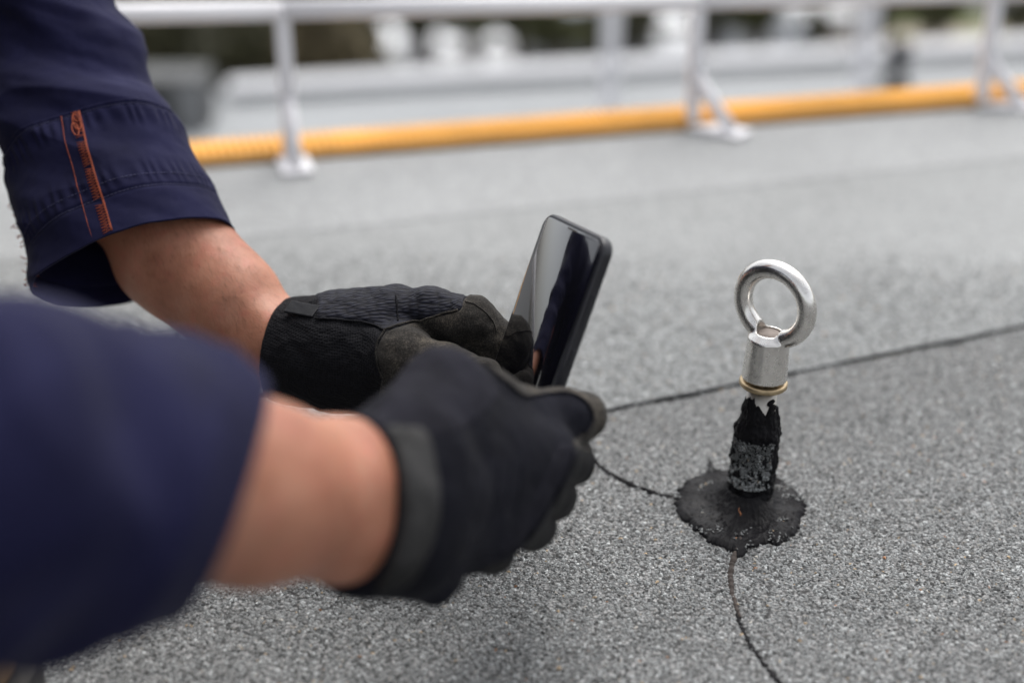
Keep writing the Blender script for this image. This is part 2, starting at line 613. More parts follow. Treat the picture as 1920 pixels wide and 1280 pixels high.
    b.inputs['Coat Weight'].default_value = 1.0; b.inputs['Coat Roughness'].default_value = 0.03; b.inputs['Coat IOR'].default_value = 1.6; b.inputs['Specular IOR Level'].default_value = 0.8
    sm = ramp(nt, noise_tex(nt, 38, 6, 0.65), [(0.4, (0.03,) * 3), (0.75, (0.16,) * 3)])
    nt.links.new(sm, b.inputs['Roughness'])
    MT['glass'] = m
    MT['case'] = simple('phone_case', (0.012, 0.012, 0.016), 0.36, var=0.2, vscale=60, bmp=0.05, bscale=300, spec=0.45)
    MT['case'].node_tree.nodes['Principled BSDF'].inputs['Coat Weight'].default_value = 0.12
    MT['case_edge'] = simple('phone_rim', (0.23, 0.22, 0.30), 0.28, 0.3, var=0.15, vscale=60)
    # metals
    m, nt, b = new_mat('stainless')
    c = ramp(nt, noise_tex(nt, 90, 7, 0.7), [(0.3, (0.66, 0.635, 0.60)), (0.7, (0.86, 0.84, 0.805))])
    st = ramp(nt, noise_tex(nt, 210, 5, 0.7), [(0.62, (0, 0, 0)), (0.8, (0.6, 0.6, 0.6))])
    c = mixc(nt, st, c, (0.22, 0.17, 0.15))
    nt.links.new(c, b.inputs['Base Color']); b.inputs['Metallic'].default_value = 1.0
    r = ramp(nt, noise_tex(nt, 150, 6, 0.7), [(0.3, (0.16,) * 3), (0.75, (0.36,) * 3)])
    nt.links.new(r, b.inputs['Roughness'])
    bump(nt, b, noise_tex(nt, 120, 4, 0.6), 0.06, 0.0010)
    MT['steel'] = m
    MT['shaft'] = simple('zinc_shaft', (0.40, 0.38, 0.345), 0.42, 0.9, var=0.2, vscale=120, bmp=0.1, bscale=300)
    MT['brass'] = simple('zinc_yellow', (0.40, 0.31, 0.19), 0.38, 0.85, var=0.3, vscale=130, bmp=0.1, bscale=300)
    MT['rod_end'] = simple('rod_end', (0.17, 0.140, 0.122), 0.65, 0.3, var=0.3, vscale=200)
    MT['thread_dark'] = simple('thread_dark', (0.12, 0.10, 0.085), 0.5, 0.8)
    # bitumen
    m, nt, b = new_mat('bitumen')
    c = ramp(nt, noise_tex(nt, 70, 6, 0.65), [(0.3, (0.0034, 0.0032, 0.0040)), (0.7, (0.0075, 0.0070, 0.0085))])
    br = ramp(nt, noise_tex(nt, 38, 5, 0.6), [(0.62, (0, 0, 0)), (0.8, (0.55, 0.55, 0.55))])
    c = mixc(nt, br, c, (0.016, 0.012, 0.011))
    nt.links.new(c, b.inputs['Base Color'])
    r = ramp(nt, noise_tex(nt, 60, 5), [(0.3, (0.34,) * 3), (0.7, (0.72,) * 3)])
    nt.links.new(r, b.inputs['Roughness']); b.inputs['Specular IOR Level'].default_value = 0.11
    n1 = bump(nt, b, noise_tex(nt, 600, 4, 0.6), 0.18, 0.0010)
    bump(nt, b, noise_tex(nt, 110, 4), 0.28, 0.003, n1)
    MT['bitumen'] = m
    MT['root'] = simple('dry_sealant', (0.045, 0.034, 0.029), 0.85, var=0.4, vscale=120, bmp=0.4, bscale=400)
    # granules: colour set per chip, shade on the near sheet included
    m, nt, b = new_mat('mineral_granules')
    at = nt.nodes.new('ShaderNodeAttribute'); at.attribute_name = 'chip'
    nt.links.new(at.outputs['Color'], b.inputs['Base Color'])
    b.inputs['Roughness'].default_value = 0.62; b.inputs['Specular IOR Level'].default_value = 0.45
    MT['chips'] = m
    for nm, k, tint in (('near', 0.54, (1.0, 1.0, 0.99)), ('mid', 0.88, (0.975, 1.0, 0.995)), ('far', 1.02, (0.98, 1.0, 1.0)), ('low', 1.02, (0.96, 1.0, 1.03))):  # near sheet darkened: the shade lying on it is put into its colour
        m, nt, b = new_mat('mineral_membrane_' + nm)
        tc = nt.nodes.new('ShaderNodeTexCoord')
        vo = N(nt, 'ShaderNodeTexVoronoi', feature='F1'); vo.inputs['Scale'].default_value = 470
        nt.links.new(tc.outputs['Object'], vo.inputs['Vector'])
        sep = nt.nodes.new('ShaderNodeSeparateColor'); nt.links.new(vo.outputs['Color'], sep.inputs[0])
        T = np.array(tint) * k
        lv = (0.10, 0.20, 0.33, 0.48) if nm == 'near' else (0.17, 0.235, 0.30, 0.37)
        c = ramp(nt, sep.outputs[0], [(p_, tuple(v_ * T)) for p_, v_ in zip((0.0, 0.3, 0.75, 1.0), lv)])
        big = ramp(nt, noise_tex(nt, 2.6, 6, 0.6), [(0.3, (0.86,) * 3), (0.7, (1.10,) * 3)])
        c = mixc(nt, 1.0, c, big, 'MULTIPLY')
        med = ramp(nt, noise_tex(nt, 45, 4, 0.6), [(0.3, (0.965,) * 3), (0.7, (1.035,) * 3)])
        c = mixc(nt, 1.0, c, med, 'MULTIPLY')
        if nm == 'near':                                 # dark bitumen shows between the chips
            gap = ramp(nt, vo.outputs['Distance'], [(0.42, (1.25,) * 3), (0.72, (0.16,) * 3)])
            c = mixc(nt, 1.0, c, gap, 'MULTIPLY')
        nt.links.new(c, b.inputs['Base Color'])
        b.inputs['Roughness'].default_value = 0.75
        bump(nt, b, vo.outputs['Distance'], 0.35, 0.001)
        MT['roof_' + nm] = m
    # background
    MT['rail'] = simple('powder_coat', (0.78, 0.77, 0.79), 0.45, var=0.05, vscale=6)
    MT['yellow'] = simple('yellow_grating', (0.72, 0.36, 0.05), 0.65, var=0.18, vscale=9, bmp=0.2, bscale=120)
    MT['yellow_shadow'] = simple('strip_shadow', (0.34, 0.19, 0.06), 0.7, var=0.2, vscale=12)
    MT['capping'] = simple('capping_metal', (0.46, 0.465, 0.48), 0.45, var=0.05, vscale=2)
    MT['wall'] = simple('rendered_wall', (0.50, 0.50, 0.49), 0.85, var=0.08, vscale=2)
    MT['plant_box'] = simple('grey_cabinet', (0.05, 0.052, 0.053), 0.6, var=0.1, vscale=3)
    MT['cabinet_light'] = simple('cabinet_panel', (0.17, 0.175, 0.18), 0.55, var=0.1, vscale=3)
    MT['black_pipe'] = simple('black_pipe', (0.012, 0.012, 0.015), 0.5, var=0.2, vscale=8)
    MT['asphalt'] = simple('asphalt', (0.065, 0.066, 0.068), 0.9, var=0.25, vscale=0.5)
    MT['grass'] = simple('dry_grass', (0.12, 0.135, 0.05), 0.95, var=0.35, vscale=0.6)
    MT['earth'] = simple('pale_earth', (0.36, 0.31, 0.26), 0.95, var=0.15, vscale=0.7)
    MT['bark'] = simple('bark', (0.10, 0.075, 0.055), 0.9, var=0.3, vscale=6)
    for i, cl in enumerate(((0.062, 0.060, 0.026), (0.085, 0.090, 0.032), (0.13, 0.105, 0.055))):
        m, nt, b = new_mat('leaves_%d' % i)
        oi = nt.nodes.new('ShaderNodeNewGeometry')
        c = ramp(nt, oi.outputs['Random Per Island'], [(0, tuple(np.array(cl) * 0.5)), (0.6, cl), (1, tuple(np.array(cl) * 1.8))])
        nt.links.new(c, b.inputs['Base Color']); b.inputs['Roughness'].default_value = 0.6
        MT['leaf%d' % i] = m
    MT['car_white'] = simple('car_paint_white', (0.82, 0.83, 0.84), 0.25, var=0.02)
    MT['car_grey'] = simple('car_paint_grey', (0.10, 0.105, 0.115), 0.25, var=0.03)
    MT['car_blue'] = simple('car_paint_blue_grey', (0.24, 0.28, 0.34), 0.3, var=0.03)
    MT['car_glass'] = simple('car_glass', (0.03, 0.035, 0.04), 0.06, var=0.05)
    MT['tyre'] = simple('tyre', (0.02, 0.02, 0.02), 0.85)
    MT['shed'] = simple('shed_cladding', (0.25, 0.28, 0.33), 0.5, var=0.05)
    MT['shed_roof'] = simple('shed_roof', (0.20, 0.225, 0.26), 0.45, var=0.06)
mats()

# ================================================================== THE SETTING
def prism(name, poly, z0, z1, mat, parent=None, div=1):
    poly = [np.asarray(p, float)[:2] for p in poly]
    if div > 1:                                     # four corners a, b, c, d cut into strips along a-b
        a, b, c, d = poly
        V, F = [], []
        for i in range(div + 1):
            t = i / div
            p, q = a + (b - a) * t, d + (c - d) * t
            V += [(*p, z0), (*q, z0), (*q, z1), (*p, z1)]
        for i in range(div):
            o, w = 4 * i, 4 * i + 4
            F += [(o, o + 1, w + 1, w), (o + 1, o + 2, w + 2, w + 1), (o + 2, o + 3, w + 3, w + 2), (o + 3, o, w, w + 3)]
        F += [(0, 3, 2, 1), (4 * div, 4 * div + 1, 4 * div + 2, 4 * div + 3)]
        me = mesh_np(name, V, F)
        bm = bmesh.new(); bm.from_mesh(me); bmesh.ops.recalc_face_normals(bm, faces=bm.faces); bm.to_mesh(me); bm.free()
        return link(name, me, mat, parent, smooth=False)
    n = len(poly)
    V = [(p[0], p[1], z0) for p in poly] + [(p[0], p[1], z1) for p in poly]
    F = [tuple(range(n - 1, -1, -1)), tuple(range(n, 2 * n))] + [(i, (i + 1) % n, n + (i + 1) % n, n + i) for i in range(n)]
    me = mesh_np(name, V, F)
    bm = bmesh.new(); bm.from_mesh(me); bmesh.ops.recalc_face_normals(bm, faces=bm.faces); bm.to_mesh(me); bm.free()
    return link(name, me, mat, parent, smooth=False)

X0, X1 = -7.0, 9.0
class Line:
    def __init__(self, a, b):
        self.a = np.asarray(a, float)[:2]; b = np.asarray(b, float)[:2]
        self.d = (b - self.a) / np.linalg.norm(b - self.a)
        self.n = np.array([-self.d[1], self.d[0]])
    def at(self, x, off=0.0):
        a = self.a + self.n * off
        t = (x - a[0]) / self.d[0]
        return a + self.d * t
LAP1 = Line(G(1140, 772), G(1920, 614))            # bitumen lap behind the anchor
LAP2 = Line(G(700, 428), G(1920, 302))             # next lap, paler sheet beyond
STRIP = Line(G(390, 318), G(1830, 206))            # near edge of the yellow walkway
EDGE_OFF = 0.085                                   # roof edge behind it
L1H, L2H = 0.0034, 0.0040

roof = prism('roof', [(X0, -4), (X1, -4), STRIP.at(X1, EDGE_OFF - 0.01), STRIP.at(X0, EDGE_OFF - 0.01)], -0.30, -0.004, MT['wall'])
tag(roof, kind='structure')
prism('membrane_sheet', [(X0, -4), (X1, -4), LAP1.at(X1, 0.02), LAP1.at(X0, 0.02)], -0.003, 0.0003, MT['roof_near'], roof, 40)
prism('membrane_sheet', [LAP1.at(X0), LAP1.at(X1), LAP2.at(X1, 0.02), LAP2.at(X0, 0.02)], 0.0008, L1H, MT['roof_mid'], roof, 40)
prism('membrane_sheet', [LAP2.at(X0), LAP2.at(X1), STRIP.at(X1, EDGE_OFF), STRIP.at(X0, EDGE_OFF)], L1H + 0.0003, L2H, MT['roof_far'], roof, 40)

def level(x, y):
    p = np.stack([x, y], -1)
    s1 = (p - LAP1.a) @ LAP1.n; s2 = (p - LAP2.a) @ LAP2.n
    return np.where(s2 > 0, L2H, np.where(s1 > 0, L1H, 0.0))

# lower roof beyond the step, its parapet and the drop to the street
LOW = -1.0
PAR = Line(G(400, 193, LOW), G(1920, 106, LOW))
low = prism('lower_roof', [STRIP.at(-30, EDGE_OFF + 0.004), STRIP.at(40, EDGE_OFF + 0.004), PAR.at(40, 0.15), PAR.at(-30, 0.15)], LOW - 0.3, LOW, MT['roof_low'])
tag(low, kind='structure')
step = prism('step_wall', [STRIP.at(X0, EDGE_OFF - 0.009), STRIP.at(X1, EDGE_OFF - 0.009), STRIP.at(X1, EDGE_OFF + 0.002), STRIP.at(X0, EDGE_OFF + 0.002)], LOW, -0.3, MT['wall'])
tag(step, kind='structure')
CUT_X = P(392, 150, 4.9)[0]
par = empty('parapet', (*PAR.at(1.0, 0.1), LOW), 'low parapet with pale metal capping along the far roof edge', 'parapet')
prism('upstand', [PAR.at(CUT_X, 0.03), PAR.at(30, 0.03), PAR.at(30, 0.12), PAR.at(CUT_X, 0.12)], LOW + 0.001, LOW + 0.014, MT['wall'], par)
xs = [CUT_X - 0.02] + [CUT_X + 2.4 * (i + 1) for i in range(6)]
for a, b in zip(xs[:-1], xs[1:]):
    o = prism('capping', [PAR.at(a + 0.004, -0.01), PAR.at(b - 0.004, -0.01), PAR.at(b - 0.004, 0.14), PAR.at(a + 0.004, 0.14)], LOW + 0.014, LOW + 0.05, MT['capping'], par)
outer = prism('building_wall', [PAR.at(-30, 0.13), PAR.at(40, 0.13), PAR.at(40, 0.149), PAR.at(-30, 0.149)], -11.4, LOW - 0.001, MT['wall'])
tag(outer, kind='structure')

GZ = -11.5
gr = prism('ground', [(-900, -200), (900, -200), (900, 1500), (-900, 1500)], GZ - 0.5, GZ, MT['asphalt'])
tag(gr, kind='structure')

# ------------------------------------------------------------------ bitumen bleeding out of the laps
def bead(name, pts, w, parent, mat, seed=0, sag=0.45, rag=0.5):
    """a flattened ragged string of bitumen along ground points"""
    pts = np.asarray(pts, float); n = len(pts)
    T, Nn, B = frames(pts)
    side = np.stack([-T[:, 1], T[:, 0], np.zeros(n)], 1)
    L = np.concatenate([[0], np.cumsum(np.linalg.norm(np.diff(pts, axis=0), axis=1))])
    q = np.stack([L * 260, np.full(n, seed * 7.1), np.zeros(n)], 1)
    w = np.broadcast_to(np.asarray(w, float), (n,))
    wl = w * np.clip(1 + rag * 2 * fbm(q, 3), 0.15, 3); wr = w * np.clip(1 + rag * 2 * fbm(q + 50, 3), 0.15, 3)
    hh = w * sag * np.clip(1 + 1.3 * fbm(q + 90, 2), 0.2, 2.5)
    prof = [(-1, -0.0006), (-0.6, 0.6), (0, 1.0), (0.6, 0.6), (1, -0.0006)]
    V = []
    for s, h in prof:
        ww = np.where(s < 0, wl, wr)
        z = pts[:, 2] + (hh * h if h > 0 else h)
        v = pts + side * (ww * s)[:, None]; v[:, 2] = z
        V.append(v)
    V = np.stack(V, 1).reshape(-1, 3); k = len(prof)
    i = np.arange(n - 1)[:, None] * k + np.arange(k - 1)[None]
    F = np.stack([i, i + 1, i + k + 1, i + k], -1).reshape(-1, 4)[:, ::-1]
    return link(name, mesh_np(name, V, F), mat, parent)

t = np.linspace(-3.5, 5.0, 5200)
seam_pts = np.array([np.append(LAP1.at(x, 0.0012 * math.sin(x * 31) + 0.0010 * math.sin(x * 83)), 0.0014) for x in t])
bead('seam_bitumen', seam_pts, 0.0015, roof, MT['bitumen'], 1, 0.9, 1.0)
c1 = spline([G(1040, 800), G(1085, 842), G(1112, 866), G(1150, 893), G(1200, 916), G(1240, 928), G(1275, 934)], 420)
bead('seam_bitumen', c1 + [0, 0, 0.0004], 0.0023, roof, MT['bitumen'], 2, 0.7, 0.7)
c2 = spline([G(1379, 1130), G(1384, 1158), G(1397, 1188), G(1409, 1214), G(1432, 1245), G(1462, 1282), G(1500, 1330), G(1530, 1390)], 420)
bead('seam_bitumen', c2 + [0, 0, 0.0004], np.linspace(0.0014, 0.0026, 420), roof, MT['bitumen'], 3, 0.5, 0.9)
c3 = spline([G(1391, 1004), G(1385, 1024), G(1373, 1055), G(1370, 1085), G(1373, 1112), G(1381, 1140), G(1388, 1160)], 200)
bead('dry_sealant_ridge', c3 + [0, 0, 0.0006], np.linspace(0.0027, 0.0011, 200), roof, MT['root'], 4, 0.9, 0.35)
c4 = spline([G(358, 570), G(345, 607), G(326, 662), G(300, 730)], 200)
bead('seam_bitumen', c4 + [0, 0, L1H + 0.0004], 0.0022, roof, MT['bitumen'], 5, 0.6, 0.7)
BEADS = np.vstack([c1[::3], c2[::3], c3[::3]])[:, :2]

# ------------------------------------------------------------------ anchor position (needed by the granules)
AB = G(1404, 938)
AX = nrm([0.030, -0.010, 1.0])
def ah(y):
    """height along the anchor's axis that is seen at photograph row y"""
    lo, hi = -0.05, 0.4
    for _ in range(40):
        m = (lo + hi) / 2
        if to_px((AB + AX * m)[None])[0][0, 1] > y: lo = m
        else: hi = m
    return lo

# outline of the mastic pool round the anchor, as seen in the photograph
POOL_PX = [(1262, 933), (1275, 915), (1292, 900), (1322, 888), (1334, 880), (1358, 884), (1400, 878), (1440, 886), (1466, 902), (1490, 918), (1506, 936),
           (1512, 952), (1504, 975), (1496, 998), (1478, 1016), (1458, 1024), (1436, 1021), (1420, 1026), (1406, 1030), (1398, 1040), (1384, 1046), (1370, 1036), (1352, 1026),
           (1332, 1022), (1312, 1004), (1290, 988), (1272, 966)]
POOL = spline(np.array([G(*p) for p in POOL_PX + POOL_PX[:1]]), 360)[:-1]
POOL_C = np.array([AB[0] - 0.004, AB[1] - 0.004])

# ------------------------------------------------------------------ loose mineral chips
def chips(name, n, sampler, parent, size=(0.0010, 0.0021), base=None, seed=3, tilt=0.45):
    r = np.random.default_rng(seed)
    pos, nor = sampler(n, r); n = len(pos)
    yaw = r.uniform(0, 2 * PI, n)
    tv = nor + r.normal(0, tilt * 0.5, (n, 3)); tv /= np.linalg.norm(tv, axis=1)[:, None]
    ref = np.tile(np.array([1.0, 0.13, 0.0]), (n, 1))
    a = np.cross(tv, ref); a /= np.linalg.norm(a, axis=1)[:, None]; b = np.cross(tv, a)
    u = a * np.cos(yaw)[:, None] + b * np.sin(yaw)[:, None]; v = np.cross(tv, u)
    L = r.uniform(size[0], size[1], n) * np.where(r.random(n) < 0.06, 1.35, 1.0)
    Wd = L * r.uniform(0.4, 0.8, n); H = L * r.uniform(0.18, 0.42, n)
    quad = []
    for k, ang in enumerate((0.2, 1.7, 3.3, 4.8)):
        an = ang + r.normal(0, 0.28, n); rr = r.uniform(0.75, 1.1, n)
        quad.append(pos + u * (L * rr * np.cos(an))[:, None] + v * (Wd * rr * np.sin(an))[:, None] - nor * 0.0002)
    top = []
    for k, ang in enumerate((0.5, 2.3, 4.2)):
        an = ang + r.normal(0, 0.3, n); rr = r.uniform(0.35, 0.75, n)
        top.append(pos + u * (L * rr * np.cos(an))[:, None] + v * (Wd * rr * np.sin(an))[:, None] + tv * H[:, None])
    V = np.stack(quad + top, 1).reshape(-1, 3)
    tri = np.array([(4, 5, 6), (0, 1, 4), (1, 5, 4), (1, 2, 5), (2, 3, 5), (3, 6, 5), (3, 0, 6), (0, 4, 6)])
    F = (np.arange(n)[:, None, None] * 7 + tri[None]).reshape(-1, 3)
    me = mesh_np(name, V, F)
    g = np.clip(r.normal(0.27, 0.085, n), 0.05, 0.55)
    g = np.where(r.random(n) < 0.14, r.uniform(0.03, 0.12, n), g)
    g = np.where(r.random(n) < 0.05, r.uniform(0.45, 0.66, n), g)
    if base is not None: g = g * base(pos)
    col = np.stack([g * 0.965, g, g * 0.998, np.ones(n)], 1)
    k = r.random(n)
    tan = k < 0.006; rust = (k >= 0.006) & (k < 0.0075); warm = (k >= 0.0075) & (k < 0.03)
    col[tan, :3] = np.array([0.36, 0.27, 0.17]) * r.uniform(0.7, 1.2, (tan.sum(), 1))
    col[rust, :3] = np.array([0.30, 0.15, 0.075]) * r.uniform(0.6, 1.1, (rust.sum(), 1))
    col[warm, :3] *= np.array([1.08, 0.98, 0.88])
    at = me.attributes.new('chip', 'FLOAT_COLOR', 'POINT')
    at.data.foreach_set('color', np.repeat(col, 7, 0).astype(np.float32).ravel())
    o = link(name, me, MT['chips'], parent, smooth=False)
    o['kind'] = 'stuff'
    return o

def roof_sampler(n, r):
    x = r.uniform(-0.80, 0.80, n); y = r.uniform(0.42, 1.24, n)
    # dense around the anchor, thinning out towards the sheet's plain print further away
    keep = r.random(n) < np.clip((1.24 - y) / 0.34, 0, 1) * np.clip((0.29 + 0.36 * y - np.abs(x)) / 0.24, 0, 1) * np.clip((y - 0.42) / 0.13, 0, 1)
    x, y = x[keep], y[keep]
    p = np.stack([x, y], 1)
    sd = poly_sd(p, POOL[:, :2])
    keep = (sd < 0.0) | ((sd < 0.007) & (r.random(len(x)) < 0.10))
    p = p[keep]
    dm = np.full(len(p), 1.0)
    for q in BEADS[::2]:
        dm = np.minimum(dm, np.abs(p[:, 0] - q[0]) + np.abs(p[:, 1] - q[1]))
    p = p[(dm > 0.0022) | (r.random(len(p)) < 0.35)]
    s1 = np.abs((p - LAP1.a) @ LAP1.n)
    p = p[(s1 > 0.0022) | (r.random(len(p)) < 0.12)]
    z = level(p[:, 0], p[:, 1]) + r.uniform(0, 0.0006, len(p))
    return np.column_stack([p, z]), np.tile(np.array([0, 0, 1.0]), (len(p), 1))
chips('mineral_granules', 540000, roof_sampler, roof, base=lambda p: np.where(p[:, 2] > 0.002, 0.96, 0.75) * (1 + 0.20 * fbm(p * 5.0, 3) + 0.10 * fbm(p * 28.0, 2)))  # lower factor paints the shade into the near sheet's chips

# ------------------------------------------------------------------ anchor
anc = empty('roof_anchor', AB, 'steel eye nut roof anchor on a bitumen coated post', 'anchor')
h_w, h_nb, h_nt = ah(716), ah(706), ah(622)
SCALE = 0.88 / FPX
r_sh = 29.5 * SCALE
# threaded post and shaft
lathe('shaft', AB, AX, [(r_sh, 0.0), (r_sh, h_w - 0.001)], MT['shaft'], anc, 40)
# washer
rw = 46.5 * SCALE
lathe('washer', AB, AX, [(r_sh * 0.9, h_w - 0.0022), (rw - 0.0008, h_w - 0.0022), (rw, h_w - 0.0014), (rw, h_w + 0.0008), (rw - 0.0008, h_w + 0.0016), (r_sh * 0.9, h_w + 0.0016)], MT['brass'], anc, 64)
# eye nut: tapered collar fused with a ring, one forging
rb, rt = 44.0 * SCALE, 39.0 * SCALE
R_T, r_t = 0.0226, 0.0060
ringdir = nrm([math.cos(math.radians(40)), -math.sin(math.radians(40)), 0.0])
h_rc = ah(570)
ring_c = AB + AX * h_rc + np.array([0.0010, 0, 0])
class EyeNut:
    def bounds(self, pad):
        lo = np.minimum(ring_c - 0.036, AB + AX * h_nb - 0.02); hi = np.maximum(ring_c + 0.036, AB + AX * h_nb + 0.02)
        return lo - pad, hi + pad
    def __call__(self, X):
        v = X - AB; hh = v @ AX; rad = np.linalg.norm(v - hh[:, None] * AX, axis=1)
        tt = np.clip((hh - h_nb) / (h_nt - h_nb), 0, 1)
        rr = rb + (rt - rb) * tt
        d1 = rad - rr
        top = hh - h_nt; bot = h_nb - hh
        ch = (rad - rr + (hh - h_nt) + 0.0040) * 0.707          # chamfer round the top
        d1 = np.maximum(np.maximum(d1, ch), np.maximum(top, bot))
        bore = np.maximum(np.maximum(rad - 0.0082, (h_nt - 0.0022) - hh), hh - h_nt - 0.010)
        w = X - ring_c
        a = w @ ringdir; c = w @ AX; n_ = np.linalg.norm(w - a[:, None] * ringdir - c[:, None] * AX, axis=1)
        q = np.sqrt(a * a + c * c) - R_T
        d2 = np.sqrt(q * q + n_ * n_) - r_t
        k = 0.0022
        h = np.clip(0.5 + 0.5 * (d1 - d2) / k, 0, 1)
        d = d1 * (1 - h) + d2 * h - k * h * (1 - h)
        d = np.maximum(d, -bore)
        return d
blob('eye_nut', EyeNut(), 0.0009, MT['steel'], anc)
lathe('bore_thread', AB, AX, [(0.0083, h_nt - 0.004), (0.0083, h_nt - 0.0004), (0.0074, h_nt - 0.0004), (0.0074, h_nt - 0.004)], MT['thread_dark'], anc, 40)
lathe('rod_end', AB, AX, [(0.0072, h_nt - 0.006), (0.0072, h_nt - 0.0012), (0.0066, h_nt - 0.0007), (0.0, h_nt - 0.0006)], MT['rod_end'], anc, 40)

# mastic: pool, and a boot climbing the post
nA, nR = 360, 60
angs = np.arctan2(POOL[:, 1] - POOL_C[1], POOL[:, 0] - POOL_C[0])
V = []
for i in range(nR + 1):
    s = i / nR
    p = POOL_C + (POOL[:, :2] - POOL_C) * (1 - s)
    edge = np.linalg.norm(POOL[:, :2] - POOL_C, axis=1)
    rr = edge * (1 - s)
    q = np.column_stack([p * 420, np.zeros(len(p))])
    jit = 1 + (0.085 * fbm(np.column_stack([POOL[:, :2] * 330, np.zeros(len(p))]), 4)) * (1 - s) ** 5
    p = POOL_C + (p - POOL_C) * jit[:, None]
    h = 0.0034 * np.minimum(1, s * 10) ** 0.6 + 0.0085 * np.clip(1 - (rr - 0.012) / 0.020, 0, 1) ** 2.2
    h = h + 0.0015 * fbm(q * 0.28, 3) * min(1, s * 6) + 0.0008 * fbm(q * 1.2 + 9, 2) * min(1, s * 6)
    if i == 0: h = h * 0 - 0.001
    V.append(np.column_stack([p, h]))
V = np.vstack(V); m = len(POOL)
ii = np.arange(nR)[:, None] * m + np.arange(m)[None]; jj = np.arange(nR)[:, None] * m + (np.arange(m)[None] + 1) % m
F = np.stack([ii, jj, jj + m, ii + m], -1).reshape(-1, 4)
link('mastic_pool', mesh_np('mastic_pool', V, F), MT['bitumen'], anc)
# thin splash of mastic on the roof behind and a lick to the left
bead('mastic_splash', spline([G(1333, 885), G(1332, 872), G(1331, 862)], 60) + [0, 0, 0.0008], np.linspace(0.0035, 0.0007, 60), anc, MT['bitumen'], 8, 0.3, 0.5)

nU, nT = 160, 110
u = np.linspace(0, 2 * PI, nU, endpoint=False)
h_top0 = ah(758)
camdir = nrm((CAM - AB) * [1, 1, 0])
sid = np.cross([0, 0, 1.0], camdir)          # points to the picture's right
ragg = np.clip(fbm(np.column_stack([np.cos(u) * 2.0, np.sin(u) * 2.0, np.zeros(nU) + 3.3]), 2), -0.4, 0.5)
h_top = h_top0 + 0.010 * ragg * 1.6 + 0.006 * np.clip(-np.sin(u), 0, 1)
V = []
for j in range(nT + 1):
    s = j / nT
    h = s * h_top
    hp = h / h_top0
    base_r = np.interp(hp, [0, 0.12, 0.5, 0.72, 0.80, 0.88, 1.0, 1.2], [0.0160, 0.0153, 0.0150, 0.0148, 0.0139, 0.0122, 0.0108, 0.0104])
    p = AB + AX * 0 + np.outer(h, AX)
    q = np.column_stack([np.cos(u) * 2.2, np.sin(u) * 2.2, h * 130])
    rr = base_r * (1 + 0.17 * fbm(q, 3)) + 0.0010 * fbm(q * 3.2, 2)
    rr = np.where(s > 0.97, r_sh * 1.0 + (rr - r_sh) * max(0, (1 - s) / 0.03) - 0.0003, np.maximum(rr, r_sh + 0.0005))
    V.append(p + rr[:, None] * (np.cos(u)[:, None] * camdir + np.sin(u)[:, None] * sid))
V = np.vstack(V)
ii = np.arange(nT)[:, None] * nU + np.arange(nU)[None]; jj = np.arange(nT)[:, None] * nU + (np.arange(nU)[None] + 1) % nU
F = np.stack([ii, jj, jj + nU, ii + nU], -1).reshape(-1, 4)
boot_VF = (V, F)
link('mastic_boot', mesh_np('mastic_boot', V, F), MT['bitumen'], anc)
# a separate smear higher up on the shaft
aa = np.linspace(0, 1, 40)
smear = [AB + AX * ah(757 - 18 * k) + (r_sh + 0.0003) * (math.cos(0.75 + 0.18 * math.sin(7 * k)) * camdir + math.sin(0.75 + 0.22 * math.sin(7 * k)) * sid) for k in aa]
tube('mastic_smear', smear, 0.0016 * (0.5 + 0.6 * np.abs(np.sin(aa * 6))), MT['bitumen'], anc, 8)
# strip of mineral membrane wrapped round the post
def wrap_sampler(n, r):
    hx = r.uniform(ah(897), ah(812), n); uu = r.uniform(-1.25, 0.85, n)
    low_ = r.random(n) < 0.10
    hx = np.where(low_, r.uniform(ah(934), ah(912), n), hx); uu = np.where(low_, r.normal(-0.35, 0.22, n), uu)
    edge = fbm(np.column_stack([uu * 4, hx * 160, np.zeros(n)]), 3)
    lim = (uu + 1.25) / 2.1
    keep = (edge + 0.62 - 1.1 * np.abs(lim - 0.5) ** 2 * 4 * 0.45 > 0.22)
    hx, uu = hx[keep], uu[keep]
    d = np.cos(uu)[:, None] * camdir + np.sin(uu)[:, None] * sid
    rad = 0.0158 + 0.0012 * fbm(np.column_stack([uu * 2, hx * 100, np.zeros(len(uu))]), 2)
    return AB + np.outer(hx, AX) + d * rad[:, None], d
chips('mineral_wrap', 2300, wrap_sampler, anc, (0.0006, 0.0012), seed=21, base=lambda p: 0.34 + 0.65 * np.clip(1 - ((p - AB) @ AX - ah(895)) / 0.022, 0, 1) + 0.35 * (noise3(p * 190) > 0.15), tilt=1.1)
def pool_sampler(n, r):
    p = POOL_C + r.normal(0, 0.03, (n, 2))
    sd = poly_sd(p, POOL[:, :2])
    cl = fbm(np.column_stack([p * 75, np.zeros(n)]), 2)
    keep = ((sd > 0.0) & (sd < 0.016) & (cl > 0.13)) | ((sd > -0.001) & (sd < 0.004) & (cl > -0.05))
    p = p[keep]
    return np.column_stack([p, np.full(len(p), 0.0036)]), np.tile(np.array([0, 0, 1.0]), (len(p), 1))
chips('stuck_granules', 4200, pool_sampler, anc, (0.0006, 0.0014), seed=22, base=lambda p: 0.35 + 0.55 * RNG.random(len(p)), tilt=0.9)
rs = G(1384, 975); 
tube('rust_streak', [rs + [0.0006 * math.sin(k * 1.7), 0.0016 * k - 0.006, 0.0072 + 0.0006 * k] for k in range(5)], [0.0002, 0.0005, 0.0006, 0.0004, 0.0002], MT['rust'] if 'rust' in MT else simple('rust', (0.17, 0.065, 0.025), 0.9, var=0.4, vscale=300), anc, 6)

